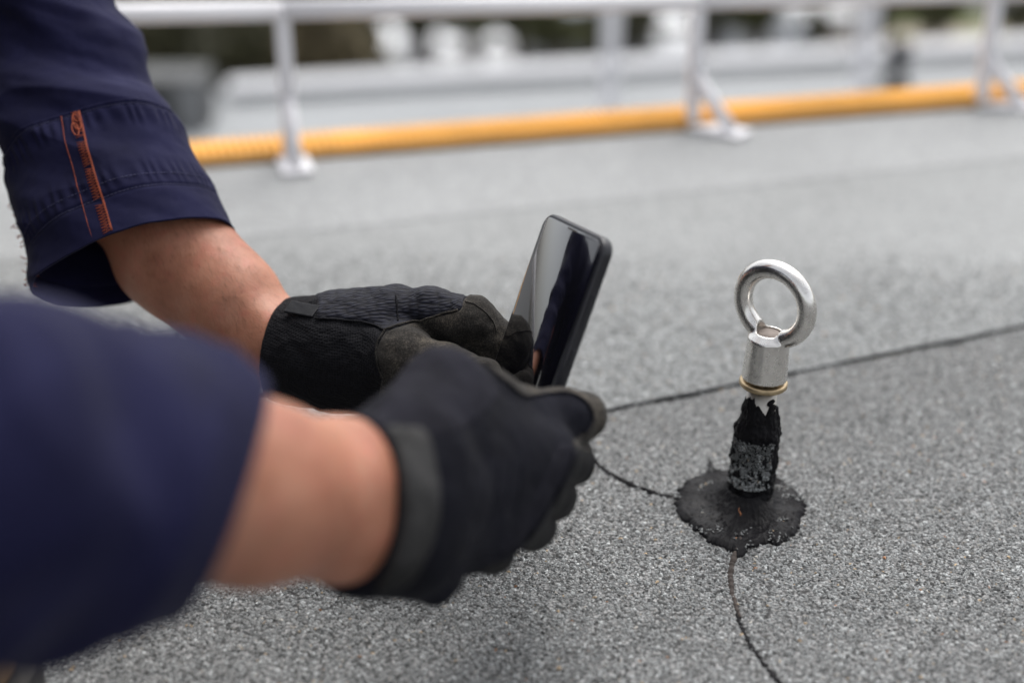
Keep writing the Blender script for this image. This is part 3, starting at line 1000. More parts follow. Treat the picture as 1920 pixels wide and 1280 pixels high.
# ------------------------------------------------------------------ yellow walkway
wk = empty('walkway_strip', (*STRIP.at(0.2, 0.05), L2H), 'yellow ribbed walkway strip along the roof edge behind the white posts', 'walkway')
WW, WH = 0.056, 0.009
e3 = np.append(STRIP.d, 0.0); n3 = np.append(STRIP.n, 0.0)
XS = G(300, 322, 0.0)[0]
x = XS; k = 0
while x < 3.6:
    a, b = STRIP.at(x, 0.0), STRIP.at(x + 0.598, 0.0)
    o = prism('tread_panel', [a, b, STRIP.at(x + 0.598, WW), STRIP.at(x, WW)], L2H + 0.001, L2H + WH, MT['yellow'], wk)
    x += 0.6
prism('edge_shadow', [STRIP.at(XS, -0.007), STRIP.at(3.6, -0.007), STRIP.at(3.6, -0.0005), STRIP.at(XS, -0.0005)], L2H + 0.0005, L2H + 0.0075, MT['yellow_shadow'], wk)  # added brown strip: shadow along the walkway's near edge, painted as colour
parts = []
ns = int((3.6 - XS) / STRIP.d[0] / 0.0095)
cv = np.array([(sx, sy, sz) for sx in (-.5, .5) for sy in (0.02, 0.98) for sz in (0, 1)], float)
cf = np.array([(0, 1, 3, 2), (4, 6, 7, 5), (0, 4, 5, 1), (2, 3, 7, 6), (1, 5, 7, 3)])
org = np.append(STRIP.at(XS, 0.0), L2H + WH - 0.001)
VV = []
for i in range(ns):
    c = org + e3 * (0.0095 * i + 0.004)
    VV.append(c + cv[:, :1] * 0.0045 * e3 + cv[:, 1:2] * WW * n3 + cv[:, 2:3] * np.array([0, 0, 0.005]))
FF = (np.arange(ns)[:, None, None] * 8 + cf[None]).reshape(-1, 4)
o = link('tread_ribs', mesh_np('tread_ribs', np.vstack(VV), FF), MT['yellow'], wk, smooth=False); o['kind'] = 'stuff'

# ------------------------------------------------------------------ guard rails
def h_at(base, y):
    lo, hi = -2.0, 2.0
    for _ in range(50):
        m = (lo + hi) / 2
        if to_px(np.array([[base[0], base[1], m]]))[0][0, 1] > y: lo = m
        else: hi = m
    return lo
rail1 = empty('guard_rail', G(1297, 240, L2H), 'low white guard rail with braced posts in front of the yellow strip', 'guard rail', 'white guard rails')
posts = [(548, 302, 20, (556, 322)), (1297, 238, 2, (1372, 254)), (1838, 197, -14, (1915, 203))]
tops = []
dirs = STRIP.d
ROTZ = Matrix.Rotation(math.atan2(dirs[1], dirs[0]), 3, 'Z')
for (bx_, by_, ty, foot) in posts:
    b = G(bx_, by_, L2H); h = h_at(b, ty); f = G(*foot, L2H)
    tops.append(np.array([b[0], b[1], h]))
    box('post', (b[0], b[1], (h + L2H) / 2 + 0.002), (0.0165, 0.014, h - L2H - 0.006), MT['rail'], rail1, ROTZ, 0.003)
    mid = np.array([b[0], b[1], L2H + (h - L2H) * 0.45])
    tube('brace', [mid, (mid + f) / 2, f + [0, 0, 0.006]], 0.0075, MT['rail'], rail1, 10)
    d = f - b; dl = np.linalg.norm(d[:2])
    cpt = (b + f) / 2
    box('base_plate', (cpt[0], cpt[1], L2H + 0.0035), (dl + 0.034, 0.034, 0.005), MT['rail'], rail1, Matrix.Rotation(math.atan2(d[1], d[0]), 3, 'Z'), 0.001)
d01 = tops[1] - tops[0]
left_end = tops[0] - d01 * 0.9; right_end = tops[2] + (tops[2] - tops[1]) * 1.2
for a, b in ((left_end, tops[0]), (tops[0], tops[1]), (tops[1], tops[2]), (tops[2], right_end)):
    g = nrm(b - a) * 0.0008
    tube('rail', [a + g, (a + b) / 2, b - g], 0.0105, MT['rail'], rail1, 16)
# end posts outside the picture
for e in (left_end, right_end):
    box('post', (e[0], e[1], (e[2] + L2H) / 2), (0.022, 0.016, e[2] - L2H - 0.004), MT['rail'], rail1, ROTZ, 0.003)

rail2 = empty('guard_rail', G(1140, 214, LOW), 'taller white guard rail on the lower roof beyond the yellow strip', 'guard rail', 'white guard rails')
pb = [G(1141, 238, LOW), G(1612, 202, LOW)]
dd = pb[1] - pb[0]
pb = [pb[0] - dd * 2, pb[0] - dd, pb[0], pb[1], pb[1] + dd]
for i, b in enumerate(pb):
    if i in (2, 3, 4):
        box('post', (b[0], b[1], LOW + 0.53), (0.052, 0.045, 1.058), MT['rail'], rail2, ROTZ, 0.006)
        box('base_plate', (b[0], b[1], LOW + 0.006), (0.10, 0.10, 0.01), MT['rail'], rail2, ROTZ)
up = np.array([0, 0, 1.0])
for hh in (1.075, 0.72):
    tube('rail', [pb[2] + up * hh - dd * 0.05, (pb[2] + pb[4]) / 2 + up * hh, pb[4] + up * hh + dd * 0.2], 0.024, MT['rail'], rail2, 16)

# ------------------------------------------------------------------ things on the lower roof
vp = G(1678, 168, LOW)
vent = empty('vent_pipe', vp, 'black vent pipe standing on the lower roof near the right', 'vent pipe')
hv = h_at(vp, 76)
lathe('pipe', vp, up, [(0.033, 0.0), (0.033, hv - LOW - 0.06)], MT['black_pipe'], vent, 24)
lathe('cowl', vp, up, [(0.034, hv - LOW - 0.07), (0.041, hv - LOW - 0.06), (0.043, hv - LOW - 0.005), (0.030, hv - LOW), (0.001, hv - LOW + 0.004)], MT['black_pipe'], vent, 24)
lathe('flashing', vp, up, [(0.09, 0.002), (0.05, 0.012), (0.037, 0.05), (0.0335, 0.06)], MT['black_pipe'], vent, 24)

pbx0, pbx1 = P(232, 200, 4.75), P(392, 200, 4.75)
pc = G(318, 250, LOW); 
cab = empty('plant_cabinet', (pc[0], pc[1] + 0.2, LOW), 'dark grey plant cabinet at the left end of the parapet', 'cabinet')
hc = h_at(pc, 150)
cwid = 150 / FPX * 4.6
box('housing', (pc[0], pc[1] + 0.105, LOW + (hc - LOW) / 2), (cwid, 0.20, hc - LOW), MT['plant_box'], cab, None, 0.01)
box('side_panel', (pc[0] + cwid / 2 - 0.05, pc[1] + 0.003, LOW + (hc - LOW) / 2 - 0.01), (0.085, 0.012, (hc - LOW) * 0.9), MT['cabinet_light'], cab, None, 0.003)
for i in range(6):
    box('louvre', (pc[0] - 0.05, pc[1] + 0.004, LOW + 0.07 + i * (hc - LOW - 0.14) / 5), (cwid * 0.55, 0.02, 0.018), MT['plant_box'], cab, None, 0.003)

# ------------------------------------------------------------------ trees, cars and shed down at street level
def crown_vf(rad, n, seed, leaf=0.16):
    r = np.random.default_rng(seed)
    nc = 26
    cc = r.normal(size=(nc, 3)); cc /= np.linalg.norm(cc, axis=1)[:, None]
    cc *= (r.uniform(0.25, 0.85, nc) ** 0.7)[:, None]; cc[:, 2] *= 0.72
    cr = r.uniform(0.18, 0.36, nc)
    k = r.integers(0, nc, n)
    d = r.normal(size=(n, 3)); d /= np.linalg.norm(d, axis=1)[:, None]
    p = (cc[k] + d * (cr[k] * r.uniform(0.55, 1.05, n))[:, None]) * rad
    a = r.normal(size=(n, 3)); a /= np.linalg.norm(a, axis=1)[:, None]
    b = np.cross(a, r.normal(size=(n, 3))); b /= np.linalg.norm(b, axis=1)[:, None]
    s = leaf * r.uniform(0.6, 1.5, n)[:, None]
    V = np.stack([p - a * s, p + b * s * 0.45, p + a * s, p - b * s * 0.45], 1).reshape(-1, 3)
    return V, np.arange(n * 4).reshape(-1, 4)
def tree(name, x, y, dist, rad, leafm, seed, label):
    top = P(x, y, dist)
    root = empty(name, (top[0], top[1], GZ), label, 'tree', 'trees in the street below')
    V, F = crown_vf(rad, 3600, seed, 0.20 * rad / 2)
    link('crown', mesh_np('crown', V + top, F), MT[leafm], root, smooth=False)
    base = np.array([top[0], top[1], GZ])
    h = top[2] - GZ
    parts = [tube_vf(spline([base, base + [0.1, 0, h * 0.5], top + [0, 0, -0.2 * rad]], 8), np.linspace(0.2, 0.09, 8), 8)]
    r = np.random.default_rng(seed)
    for i in range(5):
        an = r.uniform(0, 2 * PI); s = base + [0.1, 0, h * r.uniform(0.45, 0.75)]
        e = top + np.array([math.cos(an) * rad * 0.6, math.sin(an) * rad * 0.6, r.uniform(-0.3, 0.3) * rad])
        parts.append(tube_vf(spline([s, (s + e) / 2 + [0, 0, 0.2], e], 6), np.linspace(0.08, 0.025, 6), 6))
    Vt, Ft = join_vf(parts)
    link('trunk', mesh_np('trunk', Vt, Ft), MT['bark'], root)
    return root
tree('leafy_tree', 430, 125, 30, 0.95, 'leaf0', 31, 'low dark bush at the foot of the leftmost white post')
tree('leafy_tree', 550, 128, 30, 0.95, 'leaf0', 32, 'low dark bush under the brownish tree')
tree('leafy_tree', 650, 60, 30, 0.95, 'leaf2', 33, 'dry brownish tree beside the left white van')
tree('leafy_tree', 470, 40, 30, 0.8, 'leaf0', 34, 'dark treetop showing under the rail left of the post')
tree('leafy_tree', 785, 40, 34, 0.6, 'leaf0', 35, 'dark treetop above the grey sign board')
tree('leafy_tree', 965, 30, 34, 0.65, 'leaf1', 36, 'green treetop above and right of the end on white car')
tree('leafy_tree', 1110, 50, 34, 0.7, 'leaf0', 37, 'dark tree behind the left post of the taller rail')
tree('leafy_tree', 1330, 30, 36, 0.65, 'leaf0', 38, 'dark treetop just right of the braced middle post')
tree('leafy_tree', 1640, 30, 36, 0.75, 'leaf0', 39, 'dark tree behind the right post of the taller rail')
tree('leafy_tree', 250, 60, 24, 1.15, 'leaf0', 1, 'dark olive tree beside the navy sleeve at the far left')
tree('leafy_tree', 290, 124, 25, 1.0, 'leaf0', 2, 'low dark tree just above the grey plant cabinet')
tree('leafy_tree', 455, 80, 26, 0.85, 'leaf0', 3, 'dark tree directly left of the leftmost white post')
tree('leafy_tree', 600, 75, 26, 1.05, 'leaf2', 4, 'brownish tree directly right of the leftmost white post')
tree('leafy_tree', 690, 105, 28, 0.75, 'leaf0', 5, 'small dark bush over the parapet between post and white van')
tree('leafy_tree', 885, 38, 34, 0.75, 'leaf1', 6, 'green tree above the white car in the middle')
tree('leafy_tree', 1045, 40, 33, 0.95, 'leaf1', 7, 'olive green tree above the dark grey car')
tree('leafy_tree', 1195, 42, 34, 0.7, 'leaf0', 8, 'dark tree between the two middle white posts')
tree('leafy_tree', 1420, 22, 36, 0.85, 'leaf1', 9, 'green tree above the blue grey shed')
tree('leafy_tree', 1535, 45, 36, 0.55, 'leaf0', 10, 'small dark tree at the right end of the blue grey shed')
tree('leafy_tree', 1750, 14, 36, 0.95, 'leaf1', 11, 'green tree left of the rightmost white post')
tree('leafy_tree', 1910, 22, 36, 0.7, 'leaf0', 12, 'dark tree in the top right corner')
tree('leafy_tree', 480, 10, 36, 1.8, 'leaf0', 13, 'tall dark tree behind the leftmost white post')
tree('leafy_tree', 320, 15, 36, 1.3, 'leaf2', 14, 'brown tinged tree behind the far left bushes')
tree('leafy_tree', 620, 10, 36, 1.2, 'leaf0', 15, 'dark tree behind the brownish tree')

def car(name, x, y, rotz, paint, label, van=False):
    g = G(x, y, GZ)
    root = empty(name, g, label, 'van' if van else 'car', 'vehicles parked in the street below')
    R = Matrix.Rotation(rotz, 4, 'Z'); T = Matrix.Translation(Vector(g)) @ R
    def place(me):
        me.transform(T); return me
    L, Wd = (4.9, 1.9) if van else (4.4, 1.8)
    if van:
        prof = [(-2.45, 0.35), (-2.45, 1.95), (-2.3, 2.1), (1.0, 2.1), (1.55, 1.35), (2.35, 1.1), (2.45, 0.8), (2.45, 0.35)]
    else:
        prof = [(-2.2, 0.35), (-2.2, 0.85), (-2.05, 0.98), (-1.65, 1.02), (-1.0, 1.42), (0.45, 1.45), (1.2, 1.0), (2.05, 0.85), (2.2, 0.65), (2.2, 0.35)]
    bm = bmesh.new()
    n = len(prof)
    def tw(z): return Wd / 2 * (1 - 0.16 * max(0, (z - 0.95)) / 0.5) if not van else Wd / 2 * (1 - 0.05 * max(0, z - 0.95))
    vs = [[bm.verts.new((px_, s * tw(pz), pz)) for px_, pz in prof] for s in (-1, 1)]
    bm.faces.new(vs[0]); bm.faces.new(vs[1][::-1])
    for i in range(n):
        j = (i + 1) % n
        bm.faces.new((vs[0][i], vs[1][i], vs[1][j], vs[0][j]))
    bmesh.ops.recalc_face_normals(bm, faces=bm.faces)
    bmesh.ops.bevel(bm, geom=bm.edges[:], offset=0.07, segments=2, affect='EDGES')
    me = bpy.data.meshes.new('body'); bm.to_mesh(me); bm.free()
    link('body', place(me), MT[paint], root, smooth=False)
    # glazing: slightly proud sheets
    def glass(nm, pts):
        me = mesh_np(nm, pts, [tuple(range(len(pts)))]); link(nm, place(me), MT['car_glass'], root, smooth=False)
    e = 0.012
    if van:
        glass('windscreen', [(1.07 + e, -.75, 2.0), (1.07 + e, .75, 2.0), (1.52 + e, .8, 1.42), (1.52 + e, -.8, 1.42)])
        for s in (-1, 1):
            glass('side_window', [(0.3, s * .93, 1.9), (0.95, s * .93, 1.9), (1.35, s * .96, 1.4), (0.3, s * .96, 1.4)])
    else:
        glass('windscreen', [(0.55 + e, -.62, 1.41), (0.55 + e, .62, 1.41), (1.12 + e, .74, 1.07), (1.12 + e, -.74, 1.07)])
        glass('rear_window', [(-1.08 - e, -.62, 1.39), (-1.08 - e, .62, 1.39), (-1.58 - e, .72, 1.09), (-1.58 - e, -.72, 1.09)])
        for s in (-1, 1):
            glass('side_window', [(-0.9, s * .80, 1.36), (0.4, s * .80, 1.37), (0.95, s * .90, 1.05), (-1.4, s * .90, 1.06)])
    for sx in (-1.35, 1.4):
        for s in (-1, 1):
            V, F = lathe_vf((sx, s * (Wd / 2 - 0.1), 0.33), (0, 1, 0), [(0.02, -0.11), (0.30, -0.11), (0.33, -0.08), (0.33, 0.08), (0.30, 0.11), (0.02, 0.11)], 20)
            link('wheel', place(mesh_np('wheel', V, F)), MT['tyre'], root)
    return root
car('parked_car', 932, 150, 1.50, 'car_white', 'white car seen end on just above the parapet in the middle')
car('parked_van', 708, 186, 1.50, 'car_white', 'white van left of the grey sign board behind the brownish tree', True)
car('parked_car', 846, 158, 1.60, 'car_white', 'small white car right of the dark pole')
car('parked_van', 368, 176, 1.3, 'car_white', 'white van glimpsed through the dark trees at the left', True)
car('parked_car', 1035, 120, 1.4, 'car_grey', 'dark grey car right of the white car')
car('parked_car', 778, 172, 1.3, 'car_grey', 'dark grey car in front of the grey sign board')
car('parked_car', 1258, 100, 1.5, 'car_white', 'white car beside the braced middle post')
car('parked_van', 1395, 96, 1.6, 'car_white', 'white van far off above the blue grey shed', True)
car('parked_car', 1490, 70, 1.5, 'car_white', 'white car above the right end of the shed')
car('parked_car', 1585, 50, 1.5, 'car_white', 'white car beside the tall post on the right')

sg = G(1290, 118, GZ)
shed = empty('shed', sg, 'low blue grey shed between the middle posts', 'shed')
SW, SD, SH = 420 / FPX * 47, 5.0, 0.9
box('wall', (sg[0], sg[1] + SD / 2, GZ + SH / 2), (SW, SD, SH), MT['shed'], shed)
prism('roof', [(sg[0] - SW / 2 - .2, sg[1] - .2), (sg[0] + SW / 2 + .2, sg[1] - .2), (sg[0] + SW / 2 + .2, sg[1] + SD), (sg[0] - SW / 2 - .2, sg[1] + SD)], GZ + SH + 0.001, GZ + SH + 0.12, MT['shed_roof'], shed)
for i in range(6):
    box('window', (sg[0] - SW / 2 + 0.7 + i * (SW - 1.4) / 5, sg[1] - 0.012, GZ + 0.52), (0.6, 0.02, 0.42), MT['car_glass'], shed)
for i, (x0, x1, y0, y1, mm, nm) in enumerate(((1530, 2400, 118, 62, 'earth', 'earth_bank'), (1500, 2500, 60, 28, 'grass', 'grass_verge'))):
    a, b, c, d = G(x0, y0, GZ), G(x1, y0, GZ), G(x1, y1, GZ), G(x0, y1, GZ)
    tag(prism(nm, [a, b, c, d], GZ - 0.01, GZ + 0.01 + 0.004 * i, MT[mm]), kind='structure')
pole_b = G(790, 128, GZ)
pole = empty('sign_pole', pole_b, 'dark pole with a grey board beside the white van', 'sign pole')
tube('pole', [pole_b, pole_b + [0, 0, 1.2], pole_b + [0, 0, 2.6]], 0.08, MT['black_pipe'], pole, 10)
box('sign_board', tuple(pole_b + [0, -0.1, 2.0]), (0.7, 0.06, 1.0), MT['shed'], pole, None, 0.02)

# ================================================================== THE PHONE
ph_tl = P(1024, 395, 0.850)
lo, hi = 0.70, 0.85
for _ in range(60):
    m = (lo + hi) / 2
    if np.linalg.norm(P(1138, 449, m) - ph_tl) > 0.078: lo = m
    else: hi = m
ph_W = nrm(P(1138, 449, lo) - ph_tl)
d0 = P(925, 680, 1.0) - CAM
zz = ((ph_tl - CAM) @ ph_W) / (d0 @ ph_W)
ph_L = nrm(CAM + d0 * zz - ph_tl)
ph_N = -np.cross(ph_W, ph_L)
if ph_N @ (CAM - ph_tl) < 0: ph_N = -ph_N
PW, PL, PT = 0.078, 0.162, 0.0078
ph_C = ph_tl + ph_W * PW / 2 + ph_L * PL / 2

def rrect(w, l, r, n=10):
    pts = []
    for cx, cy, a0 in ((w / 2 - r, l / 2 - r, 0), (-w / 2 + r, l / 2 - r, PI / 2), (-w / 2 + r, -l / 2 + r, PI), (w / 2 - r, -l / 2 + r, 1.5 * PI)):
        for i in range(n + 1):
            a = a0 + PI / 2 * i / n
            pts.append((cx + r * math.cos(a), cy + r * math.sin(a)))
    return np.array(pts)
def slab(name, rings, mat, parent, smooth=True):
    """rings: (width, length, corner radius, height along the screen normal)"""
    V, n = [], None
    for w, l, r, h in rings:
        q = rrect(w, l, r); n = len(q)
        V.append(ph_C + q[:, :1] * ph_W + q[:, 1:2] * ph_L + h * ph_N)
    V = np.vstack(V); F = []
    for i in range(len(rings) - 1):
        for j in range(n):
            k = (j + 1) % n
            F.append((i * n + j, i * n + k, (i + 1) * n + k, (i + 1) * n + j))
    F.append(tuple(range(n - 1, -1, -1))); F.append(tuple((len(rings) - 1) * n + j for j in range(n)))
    me = mesh_np(name, V, F)
    bm = bmesh.new(); bm.from_mesh(me); bmesh.ops.recalc_face_normals(bm, faces=bm.faces); bm.to_mesh(me); bm.free()
    o = link(name, me, mat, parent, smooth)
    md = o.modifiers.new('edge', 'EDGE_SPLIT'); md.split_angle = math.radians(38)
    return o
phone = empty('phone', ph_C, 'black smartphone held upright between two gloved hands', 'phone')
h0 = -PT
rings = [(PW - 0.005, PL - 0.005, 0.0075, h0)]
for i in range(1, 7):
    a = PI / 2 * i / 6
    rings.append((PW - 0.005 + 0.005 * math.sin(a), PL - 0.005 + 0.005 * math.sin(a), 0.0075 + 0.0025 * math.sin(a), h0 + 0.0028 * (1 - math.cos(a))))
for i in range(0, 7):
    a = PI / 2 * i / 6
    rings.append((PW - 0.0036 * (1 - math.cos(a)), PL - 0.0036 * (1 - math.cos(a)), 0.010 - 0.0018 * (1 - math.cos(a)), -0.0016 + 0.0016 * math.sin(a)))
slab('case', rings, MT['case'], phone)
slab('screen', [(PW - 0.0044, PL - 0.0044, 0.0078, -0.0002), (PW - 0.0044, PL - 0.0044, 0.0078, 0.0003), (PW - 0.0052, PL - 0.0052, 0.0074, 0.0006)], MT['glass'], phone)
def on_phone(u, v, h): return ph_C + ph_W * u + ph_L * v + ph_N * h
PM = Matrix((ph_W, ph_L, ph_N)).transposed()
if PM.determinant() < 0: PM = Matrix((-ph_W, ph_L, ph_N)).transposed()
for v0, ln in ((-0.040, 0.020), (-0.012, 0.010)):
    box('side_button', tuple(on_phone(PW / 2 + 0.0002, v0, -0.0039)), (0.0012, ln, 0.0024), MT['case'], phone, PM, 0.0005)
box('earpiece', tuple(on_phone(0, -PL / 2 + 0.0034, 0.0006)), (0.011, 0.0009, 0.0003), MT['thread_dark'], phone, PM)
box('camera_housing', tuple(on_phone(0.018, -PL / 2 + 0.024, -PT - 0.0008)), (0.024, 0.034, 0.002), MT['case'], phone, PM, 0.0009)
for v0 in (-0.010, 0.010):
    V, F = lathe_vf(on_phone(0.018, -PL / 2 + 0.024 + v0, -PT - 0.0018), -ph_N, [(0.0055, 0), (0.0055, 0.0012), (0.0045, 0.0014), (0.0045, 0.0008), (0.0, 0.0008)], 24)
    link('camera_lens', mesh_np('camera_lens', V, F), MT['glass'], phone)

# ================================================================== THE PERSON
SH_N, SH_F = np.array([-0.50, 0.56, 0.48]), np.array([-0.54, 1.04, 0.44])
EL_N, EL_F = P(-520, 875, 0.40), P(195, 335, 0.985)
WR_N, WR_F = P(712, 945, 0.645), P(526, 652, 0.937)
person = empty('person', (-0.55, 0.85, 0.0), 'person in navy shirt and black gloves crouching to photograph the anchor', 'person')

# body: one continuous skin from head to wrists
B = Blob()
chest, belly, hips = np.array([-0.61, 0.80, 0.43]), np.array([-0.76, 0.82, 0.34]), np.array([-0.90, 0.85, 0.26])
B.cone(SH_N + [-0.03, 0.05, -0.01], SH_F + [-0.03, -0.05, 0.0], 0.062, 0.062, 0.05)
B.cone(chest + [0, -0.07, 0], chest + [0, 0.07, 0], 0.115, 0.115, 0.06)
B.cone(chest, belly, 0.13, 0.125, 0.08).cone(belly, hips, 0.125, 0.14, 0.08)
neck0, head = np.array([-0.53, 0.80, 0.53]), np.array([-0.44, 0.80, 0.685])
B.cone(neck0, head + [-0.02, 0, -0.04], 0.060, 0.052, 0.03)
B.cone(head + [-0.02, 0, 0.012], head + [0.005, 0, 0.02], 0.082, 0.078, 0.03)
B.cone(head + [0.03, 0, -0.035], head + [0.048, 0, -0.062], 0.055, 0.034, 0.03)
B.cone(head + [0.078, 0, 0.010], head + [0.096, 0, -0.026], 0.009, 0.013, 0.015)
for s in (-1, 1):
    B.cone(head + [-0.012, s * 0.078, 0.012], head + [-0.018, s * 0.083, -0.018], 0.014, 0.010, 0.008)
    B.cone(head + [0.066, s * 0.030, 0.026], head + [0.064, s * 0.038, 0.024], 0.010, 0.008, 0.01)
B.cone(head + [0.078, -0.016, -0.052], head + [0.078, 0.016, -0.052], 0.0075, 0.0075, 0.008)
B.cone(SH_N, EL_N, 0.055, 0.042, 0.03)
B.chain([SH_F, P(20, -190, 1.022), P(112, 90, 1.010), EL_F], [0.050, 0.034, 0.032, 0.032], 0.02)
# far (left) forearm
f_cuff, f_mid = P(328, 474, 0.970), P(430, 566, 0.950)
B.chain([EL_F, f_cuff, f_mid, WR_F], [0.032, 0.0330, 0.0272, 0.0240], 0.02)
B.cone(P(368, 462, 0.958), P(455, 540, 0.942), 0.022, 0.017, 0.02)          # muscle on the thumb side
B.cone(P(280, 510, 0.985), P(385, 598, 0.960), 0.019, 0.016, 0.02)
B.cone(P(455, 560, 0.928), P(520, 625, 0.914), 0.004, 0.004, 0.014)         # tendon
B.cone(WR_F, P(590, 655, 0.925), 0.0255, 0.026, 0.02)
# near (right) forearm
n_mid = P(470, 922, 0.576)
B.chain([EL_N, P(120, 885, 0.498), n_mid], [0.046, 0.042, 0.0345], 0.02)
B.chain([n_mid + C_U * 0.006, P(640, 895, 0.628), P(745, 890, 0.662)], [0.0300, 0.0235, 0.0200], 0.016)
B.chain([n_mid - C_U * 0.006, P(640, 978, 0.630), P(735, 992, 0.660)], [0.0300, 0.0240, 0.0200], 0.016)
B.cone(P(662, 898, 0.609), P(678, 895, 0.614), 0.0120, 0.0115, 0.008)       # wrist bone
B.cone(P(560, 900, 0.582), P(640, 940, 0.606), 0.006, 0.005, 0.014)
blob('body', B, 0.0046, MT['skin'], person, 1)

# fine hair on the far forearm
fax = nrm(WR_F - f_cuff)
q = np.column_stack([RNG.uniform(230, 540, 5200), RNG.uniform(400, 740, 5200)])
Xh, gh = onto(B, q, 0.7, 0.0)
d_ax = (Xh - f_cuff) - ((Xh - f_cuff) @ fax)[:, None] * fax
okh = (np.linalg.norm(d_ax, axis=1) < 0.05) & (np.abs((Xh - f_cuff) @ fax) < 0.14)
Xh, gh = Xh[okh][:1500], gh[okh][:1500]
hv_, hf_ = [], []
for a_, g_ in zip(Xh, gh):
    dd_ = nrm(fax * 0.8 - C_U * 0.5 + RNG.normal(0, 0.28, 3) + g_ * 0.3); L_ = RNG.uniform(0.004, 0.010)
    sd_ = nrm(np.cross(dd_, g_)) * 0.00004
    b0 = len(hv_) * 1
    p1 = a_ + dd_ * L_ * 0.5 + g_ * 0.0008; p2 = a_ + dd_ * L_ + g_ * 0.0006
    hv_ += [a_ - sd_, a_ + sd_, p1 + sd_ * 0.8, p1 - sd_ * 0.8, p2]
    hf_ += [(b0, b0 + 1, b0 + 2, b0 + 3), (b0 + 3, b0 + 2, b0 + 4)]
if hv_:
    link('arm_hair', mesh_np('arm_hair', np.array(hv_), hf_), MT['hair'], person)['kind'] = 'stuff'

# hair
Hh = Blob(); Hh.cone(head + [-0.034, 0, 0.030], head + [-0.004, 0, 0.046], 0.086, 0.078, 0.02)
Hh.disp = lambda X: 0.006 * fbm(X * 60, 3)
Hh.cut(head + [0.03, 0, 0.028], nrm([0.6, 0, -0.8]))
blob('hair', Hh, 0.006, MT['hair'], person)

# shirt body, high visibility orange
S = Blob()
S.cone(SH_N + [-0.03, 0.05, -0.01], SH_F + [-0.03, -0.05, 0.0], 0.075, 0.075, 0.05)
S.cone(chest + [0, -0.07, 0], chest + [0, 0.07, 0], 0.13, 0.13, 0.06)
S.cone(chest, belly, 0.148, 0.145, 0.08).cone(belly, hips + [0.04, 0, 0.02], 0.145, 0.155, 0.08)
S.cone(neck0 + [-0.02, 0, -0.05], neck0 + [0.012, 0, 0.02], 0.080, 0.068, 0.03)
S.cone(SH_N, SH_N * 0.5 + EL_N * 0.5, 0.075, 0.060, 0.03)
S.chain([SH_F, P(10, -230, 1.024), P(48, -110, 1.020)], [0.075, 0.056, 0.0500], 0.03)
S.disp = lambda X: 0.007 * fbm(X * np.array([9, 14, 16]), 3)
S.cut(neck0 + [0.012, 0, 0.024], nrm([0.35, 0, 0.94]))
blob('shirt', S, 0.009, MT['navy'], person, 1)

# trousers and boots
Tr = Blob()
knN, knF = np.array([-0.50, 0.52, 0.40]), np.array([-0.60, 1.16, 0.38])
anN, anF = np.array([-0.53, 0.62, 0.12]), np.array([-0.74, 1.12, 0.12])
Tr.cone(hips + [0, -0.08, 0], hips + [0, 0.08, 0], 0.15, 0.15, 0.05)
for kn, an, s in ((knN, anN, -1), (knF, anF, 1)):
    Tr.chain([hips + [0.02, s * 0.10, 0.0], kn, an], [0.105, 0.075, 0.062], 0.03)
Tr.disp = lambda X: 0.008 * fbm(X * 15, 3)
blob('trousers', Tr, 0.010, MT['trouser'], person, 1)
def boot(toe, ank):
    toe, ank = np.asarray(toe), np.asarray(ank)
    d = nrm((toe - ank) * [1, 1, 0]); heel = np.array([ank[0], ank[1], 0]) - d * 0.045
    Bt = Blob()
    Bt.cone(ank + [0, 0, 0.06], [ank[0], ank[1], 0.065], 0.056, 0.052, 0.02)
    Bt.cone(heel + [0, 0, 0.055] + d * 0.03, np.array([toe[0], toe[1], 0.048]) - d * 0.055, 0.048, 0.047, 0.03)
    Bt.disp = lambda X: 0.003 * fbm(X * 40, 3)
    Bt.cut([0, 0, 0.0205], [0, 0, -1])
    o = blob('boot', Bt, 0.006, MT['boot'], person, 1)
    side = np.array([-d[1], d[0], 0])
    out = []
    for i in range(40):
        a = 2 * PI * i / 40
        c = (heel + d * 0.04) if math.cos(a) < 0 else (np.array([toe[0], toe[1], 0]) - d * 0.055)
        r = 0.050
        out.append(c + d * math.cos(a) * r + side * math.sin(a) * r)
    prism('sole', out, 0.0045, 0.0225, MT['sole'], o)
boot(G(92, 1328) * [1, 1, 0] + [0, 0, 0], anN)
boot([-0.50, 1.12, 0], anF)

# ------------------------------------------------------------------ near sleeve
SN = Blob()
c_cuff = P(440, 925, 0.570)
SN.chain([SH_N * 0.45 + EL_N * 0.55, EL_N + [-0.02, -0.005, 0.0]], [0.074, 0.068], 0.03)
SN.chain([EL_N + [-0.02, -0.005, 0.0], P(0, 868, 0.478), P(120, 880, 0.498), P(300, 884, 0.535), c_cuff, P(600, 935, 0.61)], [0.064, 0.0600, 0.0565, 0.0470, 0.0418, 0.0395], 0.02)
def folds_n(X):
    a = nrm(c_cuff - EL_N)
    s = X @ a
    q = np.column_stack([X @ nrm([0.3, 0.8, 0.5]) * 16, s * 26, X @ nrm([0.2, -0.5, 0.85]) * 16])
    s2 = (X - P(408, 930, 0.560)) @ nrm(0.90 * C_R - 0.36 * C_U + 0.28 * C_F)
    fade = np.clip(-s2 / 0.05, 0.25, 1.0)
    return fade * (0.0190 * fbm(q * 0.55, 2) + 0.009 * (0.4 - np.abs(noise3(q * 0.8 + 9)) * 2)) + 0.0018 * (s2 > -0.021)
SN.disp = folds_n
SN.cut(P(408, 930, 0.560), nrm(0.90 * C_R - 0.36 * C_U + 0.28 * C_F))
